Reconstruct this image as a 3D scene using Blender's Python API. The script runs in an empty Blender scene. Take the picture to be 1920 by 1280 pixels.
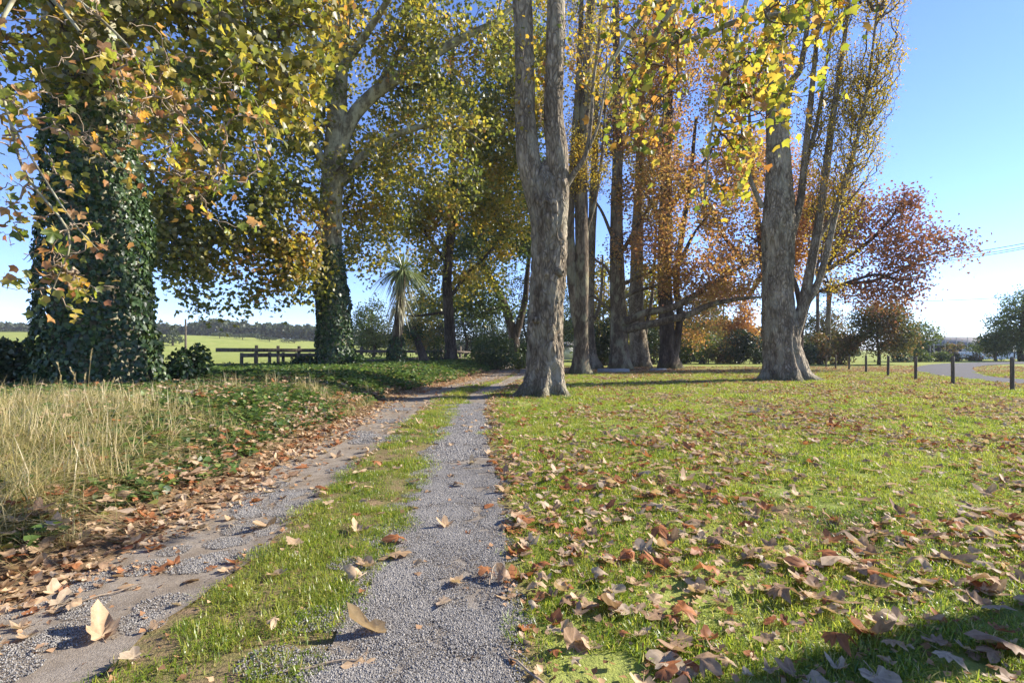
import bpy, math
import numpy as np
from mathutils import Vector

# ------------------------------------------------------------------ camera, sky, sun
scene = bpy.context.scene
COL = scene.collection
H, FPX, CX, HY = 1.35, 960.0, 960.0, 656.0          # eye height, focal length / principal point for a 1920 px wide picture
SUN_AZ, SUN_EL = math.radians(71), math.radians(30)  # azimuth from +Y towards +X

cam = bpy.data.cameras.new("camera")
cam.sensor_width = 36.0
cam.lens = 36.0 * FPX / 1920.0
cam.shift_y = (HY - 640.0) / 1920.0
cam.clip_start, cam.clip_end = 0.05, 6000.0
cam_ob = bpy.data.objects.new("camera", cam)
cam_ob.location = (0, 0, H)
cam_ob.rotation_euler = (math.radians(90), 0, 0)
COL.objects.link(cam_ob)
scene.camera = cam_ob

world = bpy.data.worlds.new("World")
scene.world = world
world.use_nodes = True
wn = world.node_tree
bg = wn.nodes["Background"]
sky = wn.nodes.new("ShaderNodeTexSky")
sky.sky_type = 'NISHITA'
sky.sun_disc = False
sky.sun_elevation = SUN_EL
sky.sun_rotation = SUN_AZ
sky.altitude = 300
sky.air_density = 0.75
sky.dust_density = 0.0
sky.ozone_density = 4.0
tint = wn.nodes.new("ShaderNodeMix")      # white balance of the photograph
tint.data_type, tint.blend_type = 'RGBA', 'MULTIPLY'
tint.inputs[0].default_value = 1.0
tint.inputs[7].default_value = (0.88, 0.87, 1.06, 1)
wn.links.new(sky.outputs[0], tint.inputs[6])
wn.links.new(tint.outputs[2], bg.inputs[0])
bg.inputs[1].default_value = 0.125

sun = bpy.data.lights.new("sun", 'SUN')
sun.energy = 5.0
sun.angle = math.radians(0.5)
sun.color = (1.0, 0.94, 0.84)
sun_ob = bpy.data.objects.new("sun", sun)
to_sun = Vector((math.sin(SUN_AZ) * math.cos(SUN_EL), math.cos(SUN_AZ) * math.cos(SUN_EL), math.sin(SUN_EL)))
sun_ob.rotation_euler = (-to_sun).to_track_quat('-Z', 'Y').to_euler()
sun_ob.location = (30, 20, 30)
COL.objects.link(sun_ob)

scene.view_settings.view_transform = 'Standard'
scene.view_settings.look = 'None'
scene.view_settings.gamma = 1.0
scene.view_settings.exposure = 1.3
scene.render.engine = 'CYCLES'
scene.cycles.use_denoising = True
scene.cycles.max_bounces = 7
scene.cycles.diffuse_bounces = 3
scene.cycles.transmission_bounces = 4
scene.cycles.glossy_bounces = 2
scene.cycles.sample_clamp_indirect = 8.0

# ------------------------------------------------------------------ small maths
rng = np.random.default_rng(11)
PI = math.pi


def vnoise(p):
    """value noise on an (..., 3) array, 0..1"""
    p = np.asarray(p, dtype=np.float64)
    i = np.floor(p).astype(np.int64)
    f = p - i
    f = f * f * (3 - 2 * f)

    def hsh(x, y, z):
        n = (x * 374761393 + y * 668265263 + z * 1274126177) & 0xFFFFFFFF
        n = ((n ^ (n >> 13)) * 1274126177) & 0xFFFFFFFF
        n = n ^ (n >> 16)
        return (n & 0xFFFF) / 65535.0
    r = 0
    for dx in (0, 1):
        wx = f[..., 0] if dx else 1 - f[..., 0]
        for dy in (0, 1):
            wy = f[..., 1] if dy else 1 - f[..., 1]
            for dz in (0, 1):
                wz = f[..., 2] if dz else 1 - f[..., 2]
                r = r + wx * wy * wz * hsh(i[..., 0] + dx, i[..., 1] + dy, i[..., 2] + dz)
    return r


def vn2(x, y, s=1.0, o=0.0):
    x, y = np.broadcast_arrays(np.asarray(x, float), np.asarray(y, float))
    return vnoise(np.stack([x * s + o, y * s + 3.7 * o, np.full_like(x, 0.37 + o)], -1))


def unit(v):
    return v / np.maximum(np.linalg.norm(v, axis=-1, keepdims=True), 1e-9)


def rdir(n):
    return unit(rng.normal(size=(n, 3)))


def sstep(a, b, x):
    t = np.clip((np.asarray(x, float) - a) / (b - a), 0, 1)
    return t * t * (3 - 2 * t)


# ------------------------------------------------------------------ the lie of the land
TC_D = np.array([-30, 0, 2, 3.8, 5.3, 6.7, 9, 12.5, 15.4, 20, 23, 30, 40, 60, 200])
TC_X = np.array([0.1, 0.05, 0.01, -0.06, -0.17, -0.31, -0.48, -0.66, -0.68, -0.1, 0.4, 1.2, 1.4, 1.4, 1.4])


def tc(y):
    """x of the right-hand edge of the right wheel track"""
    return np.interp(y, TC_D, TC_X)


def gz(x, y):
    """height of the ground"""
    x, y = np.broadcast_arrays(np.asarray(x, float), np.asarray(y, float))
    u = x - tc(y)
    bank = 0.46 * sstep(-2.5, -4.9, u) * (0.85 + 0.3 * vn2(x, y, 0.35, 5)) * (1 - 0.6 * sstep(-14, -22, u))
    bank = bank * (1 - 0.8 * sstep(45, 80, y))
    z = bank + 0.035 * sstep(0.1, 1.2, u) * (vn2(x, y, 0.5, 9) - 0.4) + 0.05 * sstep(8, 40, np.abs(u)) * (vn2(x, y, 0.12, 2))
    z = z + 0.02 * sstep(-0.86, -1.0, u) * sstep(-1.75, -1.55, u)
    # the far paddock on the left rises to a low hill
    hl = sstep(-45, -150, x - 0.25 * (y - 120)) * sstep(70, 160, y) * 6.5
    roll = sstep(60, 150, y) * sstep(0, -30, x + 5) * 0.9 * vn2(x, y, 0.02, 7)
    return z + hl + roll


def P(px, py, D):
    return np.array([(px - CX) * D / FPX, D, H - (py - HY) * D / FPX])


def Pl(D, *pts):
    return [P(a, b, D) for a, b in pts]


def PD(*pts):
    return [P(a, b, d) for a, b, d in pts]


def base_at(px, D):
    x = (px - CX) * D / FPX
    return np.array([x, D, float(gz(x, D))])


# ------------------------------------------------------------------ mesh building
class B:
    def __init__(self):
        self.V, self.F, self.A, self.n = [], {}, [], 0

    def add(self, V, faces, rnd=0.5):
        V = np.asarray(V, float).reshape(-1, 3)
        for f in (faces if isinstance(faces, list) else [faces]):
            f = np.asarray(f)
            self.F.setdefault(f.shape[1], []).append(f + self.n)
        self.V.append(V)
        self.A.append(np.broadcast_to(np.asarray(rnd, float), (len(V),)).copy())
        self.n += len(V)
        return self

    def mesh(self, name, mat, origin=(0, 0, 0), smooth=False):
        me = bpy.data.meshes.new(name)
        V = np.concatenate(self.V) - np.asarray(origin, float)
        me.vertices.add(len(V))
        me.vertices.foreach_set("co", V.astype(np.float32).ravel())
        loops, starts, at = [], [], 0
        for k, fl in self.F.items():
            f = np.concatenate(fl)
            loops.append(f.ravel())
            starts.append(at + np.arange(len(f)) * k)
            at += f.size
        loops = np.concatenate(loops).astype(np.int32)
        starts = np.concatenate(starts).astype(np.int32)
        me.loops.add(len(loops))
        me.loops.foreach_set("vertex_index", loops)
        me.polygons.add(len(starts))
        me.polygons.foreach_set("loop_start", starts)
        if smooth:
            me.polygons.foreach_set("use_smooth", np.ones(len(starts), dtype=bool))
        at_ = me.attributes.new("rnd", 'FLOAT', 'POINT')
        at_.data.foreach_set("value", np.concatenate(self.A).astype(np.float32))
        me.update(calc_edges=True)
        if mat is not None:
            for m in (mat if isinstance(mat, (list, tuple)) else [mat]):
                me.materials.append(m)
        return me

    def build(self, name, mat, parent=None, origin=None, smooth=False, kind=None):
        if origin is None:
            origin = parent.location if parent is not None and parent.type == 'EMPTY' else (0, 0, 0)
        me = self.mesh(name, mat, origin, smooth)
        o = bpy.data.objects.new(name, me)
        COL.objects.link(o)
        if parent is not None:
            o.parent = parent
        else:
            o.location = origin
        if kind:
            o["kind"] = kind
        return o


def tag(o, label, cat, group=None):
    o["label"] = label
    o["category"] = cat
    if group:
        o["group"] = group
    return o


def thing(name, label, cat, loc, group=None):
    o = bpy.data.objects.new(name, None)
    o.empty_display_size = 0.3
    o.location = tuple(float(c) for c in loc)
    COL.objects.link(o)
    return tag(o, label, cat, group)


BOXF = np.array([[0, 3, 2, 1], [4, 5, 6, 7], [0, 1, 5, 4], [1, 2, 6, 5], [2, 3, 7, 6], [3, 0, 4, 7]])


def box(b, c, s, rz=0.0, bev=0.0, tilt=0.0):
    """box of size s centred on c, top edges drawn in by bev"""
    sx, sy, sz = [q / 2 for q in s]
    v = np.array([[-sx, -sy, -sz], [sx, -sy, -sz], [sx, sy, -sz], [-sx, sy, -sz],
                  [-sx + bev, -sy + bev, sz], [sx - bev, -sy + bev, sz], [sx - bev, sy - bev, sz], [-sx + bev, sy - bev, sz]])
    ct, st = math.cos(tilt), math.sin(tilt)
    v = np.stack([v[:, 0] * ct + v[:, 2] * st, v[:, 1], -v[:, 0] * st + v[:, 2] * ct], -1)
    ca, sa = math.cos(rz), math.sin(rz)
    v = np.stack([v[:, 0] * ca - v[:, 1] * sa, v[:, 0] * sa + v[:, 1] * ca, v[:, 2]], -1) + np.asarray(c)
    b.add(v, BOXF)
    return b


def beam(b, p, q, w, h):
    """rectangular bar from p to q, w across, h tall"""
    p, q = np.asarray(p, float), np.asarray(q, float)
    t = unit(q - p)
    s = unit(np.cross(t, [0, 0, 1.0]))
    u = np.cross(s, t)
    v = [p + a * s * w / 2 + c * u * h / 2 for a, c in ((-1, -1), (1, -1), (1, 1), (-1, 1))]
    v += [q + a * s * w / 2 + c * u * h / 2 for a, c in ((-1, -1), (1, -1), (1, 1), (-1, 1))]
    b.add(np.array(v), BOXF)
    return b


def tubes(P_, R, s, b=None, rnd=0.5):
    """many tubes at once: P_ (n,k,3), R (n,k)"""
    P_ = np.asarray(P_, float)
    n, k, _ = P_.shape
    T = unit(np.gradient(P_, axis=1))
    m = unit(P_[:, -1] - P_[:, 0])
    ref = np.where(np.abs(m[:, 2:3]) < 0.8, np.array([0, 0, 1.0]), np.array([1.0, 0, 0]))[:, None, :]
    A = unit(np.cross(T, ref))
    Bv = np.cross(T, A)
    ang = np.linspace(0, 2 * PI, s, endpoint=False)
    V = P_[:, :, None, :] + np.asarray(R)[:, :, None, None] * (np.cos(ang)[:, None] * A[:, :, None, :] + np.sin(ang)[:, None] * Bv[:, :, None, :])
    idx = np.arange(n * k * s).reshape(n, k, s)
    a = idx[:, :-1, :]
    d = idx[:, 1:, :]
    F = np.stack([a, np.roll(a, -1, 2), np.roll(d, -1, 2), d], -1).reshape(-1, 4)
    b = b or B()
    b.add(V.reshape(-1, 3), F, np.repeat(np.broadcast_to(rnd, (n,)), k * s))
    return b


def resample(pts, n):
    pts = np.asarray(pts, float)
    m = len(pts)
    if m == 2:
        pts = np.stack([pts[0], (pts[0] + pts[1]) / 2, pts[1]])
        m = 3
    ext = np.concatenate([[2 * pts[0] - pts[1]], pts, [2 * pts[-1] - pts[-2]]])
    t = np.linspace(0, m - 1 - 1e-6, n)
    i = t.astype(int)
    f = (t - i)[:, None]
    p0, p1, p2, p3 = ext[i], ext[i + 1], ext[i + 2], ext[i + 3]
    return 0.5 * (2 * p1 + (p2 - p0) * f + (2 * p0 - 5 * p1 + 4 * p2 - p3) * f ** 2 + (3 * p1 - p0 - 3 * p2 + p3) * f ** 3), t / (m - 1)


def stem(pts, rad, rings=40, segs=20, flare=None, rough=0.06, ridge=0.05, seed=0.0, fz=1.2, fa=3.0):
    """one rough-barked trunk or limb; returns (V, F, ring centres, ring radii)"""
    C, t = resample(pts, rings)
    rad = np.asarray(rad, float)
    r = np.interp(t, np.linspace(0, 1, len(rad)), rad)
    T = unit(np.gradient(C, axis=0))
    m = unit(C[-1] - C[0])
    ref = np.array([0, 1.0, 0]) if abs(m[2]) > 0.6 else np.array([0, 0, 1.0])
    A = unit(np.cross(T, ref))
    Bv = np.cross(T, A)
    th = np.linspace(0, 2 * PI, segs, endpoint=False)
    s = np.concatenate([[0], np.cumsum(np.linalg.norm(np.diff(C, axis=0), axis=1))])
    TH, S = np.meshgrid(th, s)
    R = np.repeat(r[:, None], segs, 1)
    c, n = np.cos(TH), np.sin(TH)
    big = vnoise(np.stack([c * 1.3 + seed, n * 1.3 + seed * 2, S * 0.7 + seed], -1)) - 0.5
    rid = 1 - np.abs(2 * vnoise(np.stack([c * fa * 1.0 + seed + 0.25 * np.sin(S * 2), n * fa + seed, S * fz + seed], -1)) - 1)
    fine = vnoise(np.stack([c * fa * 2.3 + seed, n * fa * 2.3, S * fz * 3 + 9], -1)) - 0.5
    R = R * (1 + 2 * rough * big + ridge * (rid - 0.5) * 2 + ridge * fine)
    if flare:
        amp, hgt, lobes = flare
        g = np.exp(-np.maximum(S - 0.25, 0) / hgt)
        lob = 0.55 + 0.45 * np.cos(lobes * TH + seed * 3 + 0.8 * np.sin(TH * 2 + seed))
        R = R * (1 + amp * g * lob)
    V = C[:, None, :] + R[..., None] * (c[..., None] * A[:, None, :] + n[..., None] * Bv[:, None, :])
    idx = np.arange(rings * segs).reshape(rings, segs)
    a, d = idx[:-1], idx[1:]
    F = np.stack([a, np.roll(a, -1, 1), np.roll(d, -1, 1), d], -1).reshape(-1, 4)
    return V, F, C, r


# leaf outlines: x across, y along from the stalk, z up; second item lists the faces
def tmpl(v, f):
    return np.array(v, float), [np.array(q) for q in f]


LOBED = tmpl([(0, 0, 0), (.34, .06, .05), (.52, .52, .10), (.2, .6, .02), (0, 1, -.08), (-.2, .6, .02), (-.52, .52, .10), (-.34, .06, .05)],
             [[[0, 1, 2, 3, 4], [0, 4, 5, 6, 7]]])
IVY = tmpl([(0, 0, 0), (.42, .05, .06), (.36, .5, .05), (0, 1, -.1), (-.36, .5, .05), (-.42, .05, .06)],
           [[[0, 1, 2, 3], [0, 3, 4, 5]]])
OVAL = tmpl([(0, 0, 0), (.3, .45, .08), (0, 1, -.06), (-.3, .45, .08)], [[[0, 1, 2], [0, 2, 3]]])
BLADE = tmpl([(-.5, 0, 0), (.5, 0, 0), (.4, .5, 0.0), (-.4, .5, 0.0), (0, 1, 0)], [[[0, 1, 2, 3]], [[3, 2, 4]]])


def palmate(curl=0.0, fold=0.0, cup=0.0, jag=0.0, lift=0.0, seed=0, crumple=0.0, zs=1.0):
    """a five-lobed leaf sheet with an inner ring so that it can curl: ~50 triangles, with stalk"""
    r = np.random.default_rng(seed)
    tips = np.radians(np.array([-128, -64, 0, 64, 128]) + r.uniform(-9, 9, 5))
    lens = np.array([.58, .9, 1.05, .9, .58]) * (1 + jag * r.uniform(-1, 1, 5))
    out = [(0.0, -0.10)]
    for i in range(5):
        a, L = tips[i], lens[i]
        for da, k in ((-.30, .77), (0, 1), (.30, .77)):
            q = a + da
            rr = L * k * (1 + .14 * r.uniform(-1, 1))
            out.append((math.sin(q) * rr, math.cos(q) * rr))
        if i < 4:
            q = (tips[i] + tips[i + 1]) / 2
            rr = (.60 + .08 * r.uniform(-1, 1))
            out.append((math.sin(q) * rr, math.cos(q) * rr))
    out = np.array(out)                      # 1 + 15 + 4 = 20
    no = len(out)
    ring = out * 0.48
    xy = np.concatenate([out, ring, [[0, 0.0]]])
    x, y = xy[:, 0] * .5, xy[:, 1] * .5
    z = np.zeros(len(x))
    # veins stand as shallow folds, lobes curl singly
    d = np.hypot(x, y)
    vein = np.concatenate([[0.3] + [q for i in range(5) for q in ([.25, 1, .25] + ([0] if i < 4 else []))],
                           [0.3] + [q for i in range(5) for q in ([.3, 1, .3] + ([0] if i < 4 else []))], [1.0]])
    z += 0.10 * d * (0.5 - vein)
    th = np.arctan2(x, y)
    z += curl * d ** 2 * (1 + .7 * np.cos(2 * th + r.uniform(0, 6)) + .5 * np.cos(5 * th + r.uniform(0, 6)))
    z += cup * (x ** 2) * 2
    z += (crumple * (r.uniform(-1, 1, len(x)))) * np.minimum(1, d * 4)
    if abs(fold) > 1e-3:                     # roll about the midrib-ish axis
        ax = r.uniform(-.5, .5)
        ca, sa = math.cos(ax), math.sin(ax)
        xr, yr = x * ca + y * sa, -x * sa + y * ca
        k = fold
        xn = np.sin(k * xr) / k
        z = z * np.cos(k * xr) + (1 - np.cos(k * xr)) / k
        x, y = xn * ca - yr * sa, xn * sa + yr * ca
    z += lift * y
    V = np.stack([x, y, z], -1)
    i = np.arange(no)
    j = (i + 1) % no
    quad = np.stack([i, j, no + j, no + i], -1)[:, ::-1]
    tri = np.stack([no + i, no + j, np.full(no, 2 * no)], -1)[:, ::-1]
    # stalk
    p0 = np.array([0, 0, V[-1, 2]])
    p1 = np.array([r.uniform(-.06, .06), -.42, V[-1, 2] + r.uniform(-.02, .1)])
    st = np.array([p0 + (-.008, 0, 0), p0 + (.008, 0, 0), p0 + (0, 0, .014), p1 + (-.008, 0, 0), p1 + (.008, 0, 0), p1 + (0, 0, .014)])
    sf = np.array([[0, 1, 4, 3], [1, 2, 5, 4], [2, 0, 3, 5]]) + len(V)
    V2 = np.concatenate([V, st])
    vein = np.concatenate([vein, np.ones(6)])
    V2[:, 2] *= zs
    V2[:, 2] -= V2[:, 2].min()
    return V2, [quad, tri, sf], vein


def place(tm, pos, ax, nr, size, b=None, rnd=None):
    """copies of a leaf outline: axis ax along the leaf, nr its face normal"""
    TV, TF = tm[0], tm[1]
    n, m = len(pos), len(TV)
    ax = unit(ax)
    nr = unit(nr - ax * np.sum(nr * ax, -1, keepdims=True))
    sd = np.cross(ax, nr)
    size = np.broadcast_to(np.asarray(size, float), (n,)) if np.ndim(size) < 2 else size
    if size.ndim == 1:
        sx = sy = size[:, None, None]
    else:
        sx, sy = size[:, 0][:, None, None], size[:, 1][:, None, None]
    V = pos[:, None, :] + sx * TV[None, :, 0:1] * sd[:, None, :] + sy * TV[None, :, 1:2] * ax[:, None, :] + sx * TV[None, :, 2:3] * nr[:, None, :]
    off = (np.arange(n) * m)[:, None, None]
    b = b or B()
    rnd = rng.uniform(0, 1, n) if rnd is None else rnd
    b.add(V.reshape(-1, 3), [(f[None] + off).reshape(-1, f.shape[1]) for f in TF], np.repeat(rnd, m))
    return b


# ------------------------------------------------------------------ materials
def new_mat(name):
    m = bpy.data.materials.new(name)
    m.use_nodes = True
    nt = m.node_tree
    nt.nodes.clear()
    out = nt.nodes.new("ShaderNodeOutputMaterial")
    return m, nt, out


def nd(nt, t, **kw):
    n = nt.nodes.new(t)
    for k, v in kw.items():
        if k.startswith("i_"):
            n.inputs[k[2:].replace("_", " ")].default_value = v
        else:
            setattr(n, k, v)
    return n


def ramp(nt, fac, stops, interp='LINEAR'):
    n = nt.nodes.new("ShaderNodeValToRGB")
    n.color_ramp.interpolation = interp
    el = n.color_ramp.elements
    while len(el) < len(stops):
        el.new(0.5)
    for e, (p, c) in zip(el, stops):
        e.position = p
        e.color = (*c, 1) if len(c) == 3 else c
    nt.links.new(fac, n.inputs[0])
    return n.outputs[0]


def mixc(nt, f, a, b, mode='MIX'):
    n = nt.nodes.new("ShaderNodeMix")
    n.data_type = 'RGBA'
    n.blend_type = mode
    for s, v in ((0, f), (6, a), (7, b)):
        if isinstance(v, (int, float)):
            n.inputs[s].default_value = v
        elif isinstance(v, tuple):
            n.inputs[s].default_value = (*v, 1)
        else:
            nt.links.new(v, n.inputs[s])
    return n.outputs[2]


def math_(nt, op, a, b=0.0):
    n = nt.nodes.new("ShaderNodeMath")
    n.operation = op
    for i, v in enumerate((a, b)):
        if isinstance(v, (int, float)):
            n.inputs[i].default_value = v
        else:
            nt.links.new(v, n.inputs[i])
    return n.outputs[0]


def noise(nt, vec, scale, detail=3.0, rough=0.55):
    n = nd(nt, "ShaderNodeTexNoise")
    n.inputs["Scale"].default_value = scale
    n.inputs["Detail"].default_value = detail
    n.inputs["Roughness"].default_value = rough
    if vec is not None:
        nt.links.new(vec, n.inputs["Vector"])
    return n.outputs[0]


def coords(nt, scale=(1, 1, 1), src="Object"):
    t = nt.nodes.new("ShaderNodeTexCoord")
    mp = nt.nodes.new("ShaderNodeMapping")
    mp.inputs["Scale"].default_value = scale
    nt.links.new(t.outputs[src], mp.inputs["Vector"])
    return mp.outputs[0]


def world_pos(nt):
    return nt.nodes.new("ShaderNodeNewGeometry").outputs["Position"]


def leaf_mat(name, stops, trans=0.45, gloss=0.04, rough=0.45, vein=None, tboost=1.25, patchy=False):
    m, nt, out = new_mat(name)
    a = nd(nt, "ShaderNodeAttribute", attribute_name="rnd")
    fac = a.outputs["Fac"]
    if vein is None:
        col = ramp(nt, fac, stops)
        if patchy:
            g1 = noise(nt, world_pos(nt), 0.9, 5, 0.6)
            col = mixc(nt, ramp(nt, g1, [(0.5, (0, 0, 0)), (0.66, (.4,) * 3)]), col, (.38, .35, .09))
            col = mixc(nt, ramp(nt, g1, [(0.34, (.6,) * 3), (0.46, (0, 0, 0))]), col, (.09, .16, .03))
    else:                                  # rnd carries the vein pattern, the object its own tone
        oi = nt.nodes.new("ShaderNodeObjectInfo")
        col = ramp(nt, oi.outputs["Random"], stops)
        nz = ramp(nt, noise(nt, coords(nt, (1, 1, 1)), 9.0, 5, .65), [(.38, (0, 0, 0)), (.68, (1, 1, 1))])
        col = mixc(nt, math_(nt, 'MULTIPLY', nz, 0.75), col, vein[1])
        col = mixc(nt, math_(nt, 'MULTIPLY', math_(nt, 'POWER', fac, 3.0), 0.5), col, vein[0])
    d = nt.nodes.new("ShaderNodeBsdfDiffuse")
    t = nt.nodes.new("ShaderNodeBsdfTranslucent")
    nt.links.new(col, d.inputs[0])
    tb = mixc(nt, 1.0, col, (tboost, tboost, tboost * 0.75), 'MULTIPLY')
    nt.links.new(tb, t.inputs[0])
    mx = nt.nodes.new("ShaderNodeMixShader")
    mx.inputs[0].default_value = trans
    nt.links.new(d.outputs[0], mx.inputs[1])
    nt.links.new(t.outputs[0], mx.inputs[2])
    sh = mx.outputs[0]
    if gloss > 0:
        g = nt.nodes.new("ShaderNodeBsdfGlossy")
        g.inputs["Roughness"].default_value = rough
        m2 = nt.nodes.new("ShaderNodeMixShader")
        m2.inputs[0].default_value = gloss
        nt.links.new(sh, m2.inputs[1])
        nt.links.new(g.outputs[0], m2.inputs[2])
        sh = m2.outputs[0]
    nt.links.new(sh, out.inputs[0])
    return m


def surf(nt, out, col, rough=0.9, bump=None, bstr=0.4, bdist=0.02, spec=0.25):
    p = nt.nodes.new("ShaderNodeBsdfPrincipled")
    if isinstance(col, tuple):
        p.inputs["Base Color"].default_value = (*col, 1)
    else:
        nt.links.new(col, p.inputs["Base Color"])
    p.inputs["Roughness"].default_value = rough
    p.inputs["Specular IOR Level"].default_value = spec
    if bump is not None:
        bn = nt.nodes.new("ShaderNodeBump")
        bn.inputs["Strength"].default_value = bstr
        bn.inputs["Distance"].default_value = bdist
        nt.links.new(bump, bn.inputs["Height"])
        nt.links.new(bn.outputs[0], p.inputs["Normal"])
    nt.links.new(p.outputs[0], out.inputs[0])
    return p


def bark_mat(name, dark, mid, light, scale=9.0, stretch=0.22, lichen=None, bstr=0.9, bdist=0.03):
    m, nt, out = new_mat(name)
    v = coords(nt, (1, 1, stretch))
    n1 = noise(nt, v, scale, 6, 0.65)
    vor = nd(nt, "ShaderNodeTexVoronoi", feature='DISTANCE_TO_EDGE')
    vor.inputs["Scale"].default_value = scale * 1.6
    vw = mixc(nt, 0.28, v, noise_col(nt, v, scale * 0.45))
    nt.links.new(vw, vor.inputs["Vector"])
    crack = math_(nt, 'MINIMUM', math_(nt, 'MULTIPLY', vor.outputs[0], 4.0), 1.0)
    hgt = math_(nt, 'ADD', math_(nt, 'MULTIPLY', n1, 0.9), math_(nt, 'MULTIPLY', crack, 0.5))
    col = ramp(nt, n1, [(0.25, dark), (0.5, mid), (0.72, light)])
    col = mixc(nt, math_(nt, 'SUBTRACT', 0.75, math_(nt, 'MULTIPLY', crack, 0.75)), col, tuple(c * 0.6 for c in dark))
    mott = noise(nt, coords(nt, (1, 1, 0.35)), 1.4, 5, 0.65)
    col = mixc(nt, ramp(nt, mott, [(0.35, (.75,) * 3), (0.5, (0, 0, 0)), (1, (0, 0, 0))]), col, tuple(c * 0.8 for c in dark))
    col = mixc(nt, ramp(nt, mott, [(0, (0, 0, 0)), (0.53, (0, 0, 0)), (0.68, (.6,) * 3)]), col, tuple(min(.6, c * 1.25) for c in light))
    sx = nt.nodes.new("ShaderNodeSeparateXYZ")
    nt.links.new(coords(nt), sx.inputs[0])
    mz = math_(nt, 'ADD', math_(nt, 'MULTIPLY', sx.outputs[2], -1.1), math_(nt, 'MULTIPLY', n1, 1.5))
    col = mixc(nt, ramp(nt, mz, [(0.25, (0, 0, 0)), (0.8, (.75,) * 3)]), col, (.085, .085, .03))
    if lichen:
        big = noise(nt, coords(nt, (1, 1, 0.5)), 2.2, 4, 0.6)
        msk = ramp(nt, big, [(0.5, (0, 0, 0)), (0.62, (1, 1, 1))])
        col = mixc(nt, math_(nt, 'MULTIPLY', msk, 0.55), col, lichen)
    surf(nt, out, col, 0.95, hgt, bstr, bdist, 0.15)
    return m


def noise_col(nt, vec, scale):
    n = nd(nt, "ShaderNodeTexNoise")
    n.inputs["Scale"].default_value = scale
    nt.links.new(vec, n.inputs["Vector"])
    return n.outputs[1]


def plane_bark(name):
    m, nt, out = new_mat(name)
    v = coords(nt, (1, 1, 0.55))
    n1 = noise(nt, v, 3.2, 5, 0.62)
    n2 = noise(nt, v, 16, 4, 0.6)
    col = ramp(nt, n1, [(0.36, (.075, .06, .035)), (0.46, (.17, .14, .08)), (0.52, (.34, .31, .19)), (0.62, (.46, .43, .28))])
    col = mixc(nt, 0.35, col, ramp(nt, n2, [(0.3, (.07, .06, .04)), (0.7, (.4, .37, .25))]))
    surf(nt, out, col, 0.85, math_(nt, 'ADD', n1, math_(nt, 'MULTIPLY', n2, 0.4)), 0.6, 0.03, 0.2)
    return m


def wood_mat(name, a, b, scale=12):
    m, nt, out = new_mat(name)
    v = coords(nt, (1, 1, 0.15))
    n = noise(nt, v, scale, 5, 0.6)
    surf(nt, out, ramp(nt, n, [(0.3, a), (0.7, b)]), 0.9, n, 0.5, 0.01)
    return m


def plain_mat(name, c, rough=0.7, var=0.25, scale=4.0):
    m, nt, out = new_mat(name)
    n = noise(nt, world_pos(nt), scale, 4)
    surf(nt, out, ramp(nt, n, [(0.3, tuple(q * (1 - var) for q in c)), (0.7, tuple(min(1, q * (1 + var * .5)) for q in c))]), rough, n, 0.15, 0.01)
    return m


M = {}
M["bark_grey"] = bark_mat("bark_grey", (.10, .075, .05), (.30, .235, .16), (.48, .40, .29), 8.0, 0.36, bstr=1.0, bdist=0.06, lichen=(.35, .31, .22))
M["bark_brown"] = bark_mat("bark_brown", (.065, .046, .03), (.16, .118, .078), (.29, .225, .15), 8.0, 0.2, lichen=(.3, .28, .17))
M["bark_dark"] = bark_mat("bark_dark", (.04, .03, .022), (.10, .075, .055), (.19, .15, .115), 9.0, 0.2)
M["bark_plane"] = plane_bark("bark_plane")
M["twig_pale"] = wood_mat("twig_pale", (.20, .14, .09), (.42, .33, .23), 25)
M["twig_dark"] = wood_mat("twig_dark", (.05, .038, .03), (.15, .115, .085), 25)
M["fence_wood"] = wood_mat("fence_wood", (.07, .055, .04), (.20, .165, .125), 10)
M["post_wood"] = wood_mat("post_wood", (.06, .048, .036), (.17, .135, .10), 14)
M["concrete"] = plain_mat("concrete", (.30, .29, .28), 0.9)
M["white"] = plain_mat("white_paint", (.75, .76, .78), 0.6, 0.12)
M["roof_grey"] = plain_mat("roof_grey", (.27, .25, .235), 0.9)
M["wall_dark"] = plain_mat("wall_dark", (.05, .042, .04), 0.9)
M["steel"] = plain_mat("steel", (.38, .39, .40), 0.5)
M["cable"] = plain_mat("cable", (.05, .05, .05), 0.6)

M["plane_green"] = leaf_mat("plane_leaf_green", [(0, (.06, .085, .018)), (.3, (.12, .14, .024)), (.55, (.22, .20, .033)), (.78, (.36, .28, .04)), (.92, (.42, .20, .045)), (1, (.26, .12, .045))], 0.6, 0.05, tboost=1.5)
M["plane_gold"] = leaf_mat("plane_leaf_gold", [(0, (.05, .08, .015)), (.3, (.14, .16, .02)), (.6, (.38, .31, .035)), (.85, (.50, .30, .04)), (1, (.32, .13, .035))], 0.6, 0.05, tboost=1.45)
M["over_yellow"] = leaf_mat("overhang_leaf_yellow", [(0, (.10, .14, .02)), (.3, (.24, .26, .03)), (.6, (.46, .39, .05)), (.85, (.52, .31, .06)), (1, (.36, .15, .04))], 0.55, 0.03, tboost=1.3)
M["over_tan"] = leaf_mat("overhang_leaf_tan", [(0, (.12, .15, .025)), (.3, (.30, .28, .04)), (.55, (.50, .36, .05)), (.8, (.50, .24, .08)), (1, (.30, .12, .05))], 0.5, 0.04, tboost=1.35)
M["gum_orange"] = leaf_mat("sweetgum_leaf_orange", [(0, (.19, .16, .035)), (.3, (.40, .27, .055)), (.6, (.40, .21, .075)), (.85, (.34, .14, .07)), (1, (.2, .08, .055))], 0.5, 0.04)
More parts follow.
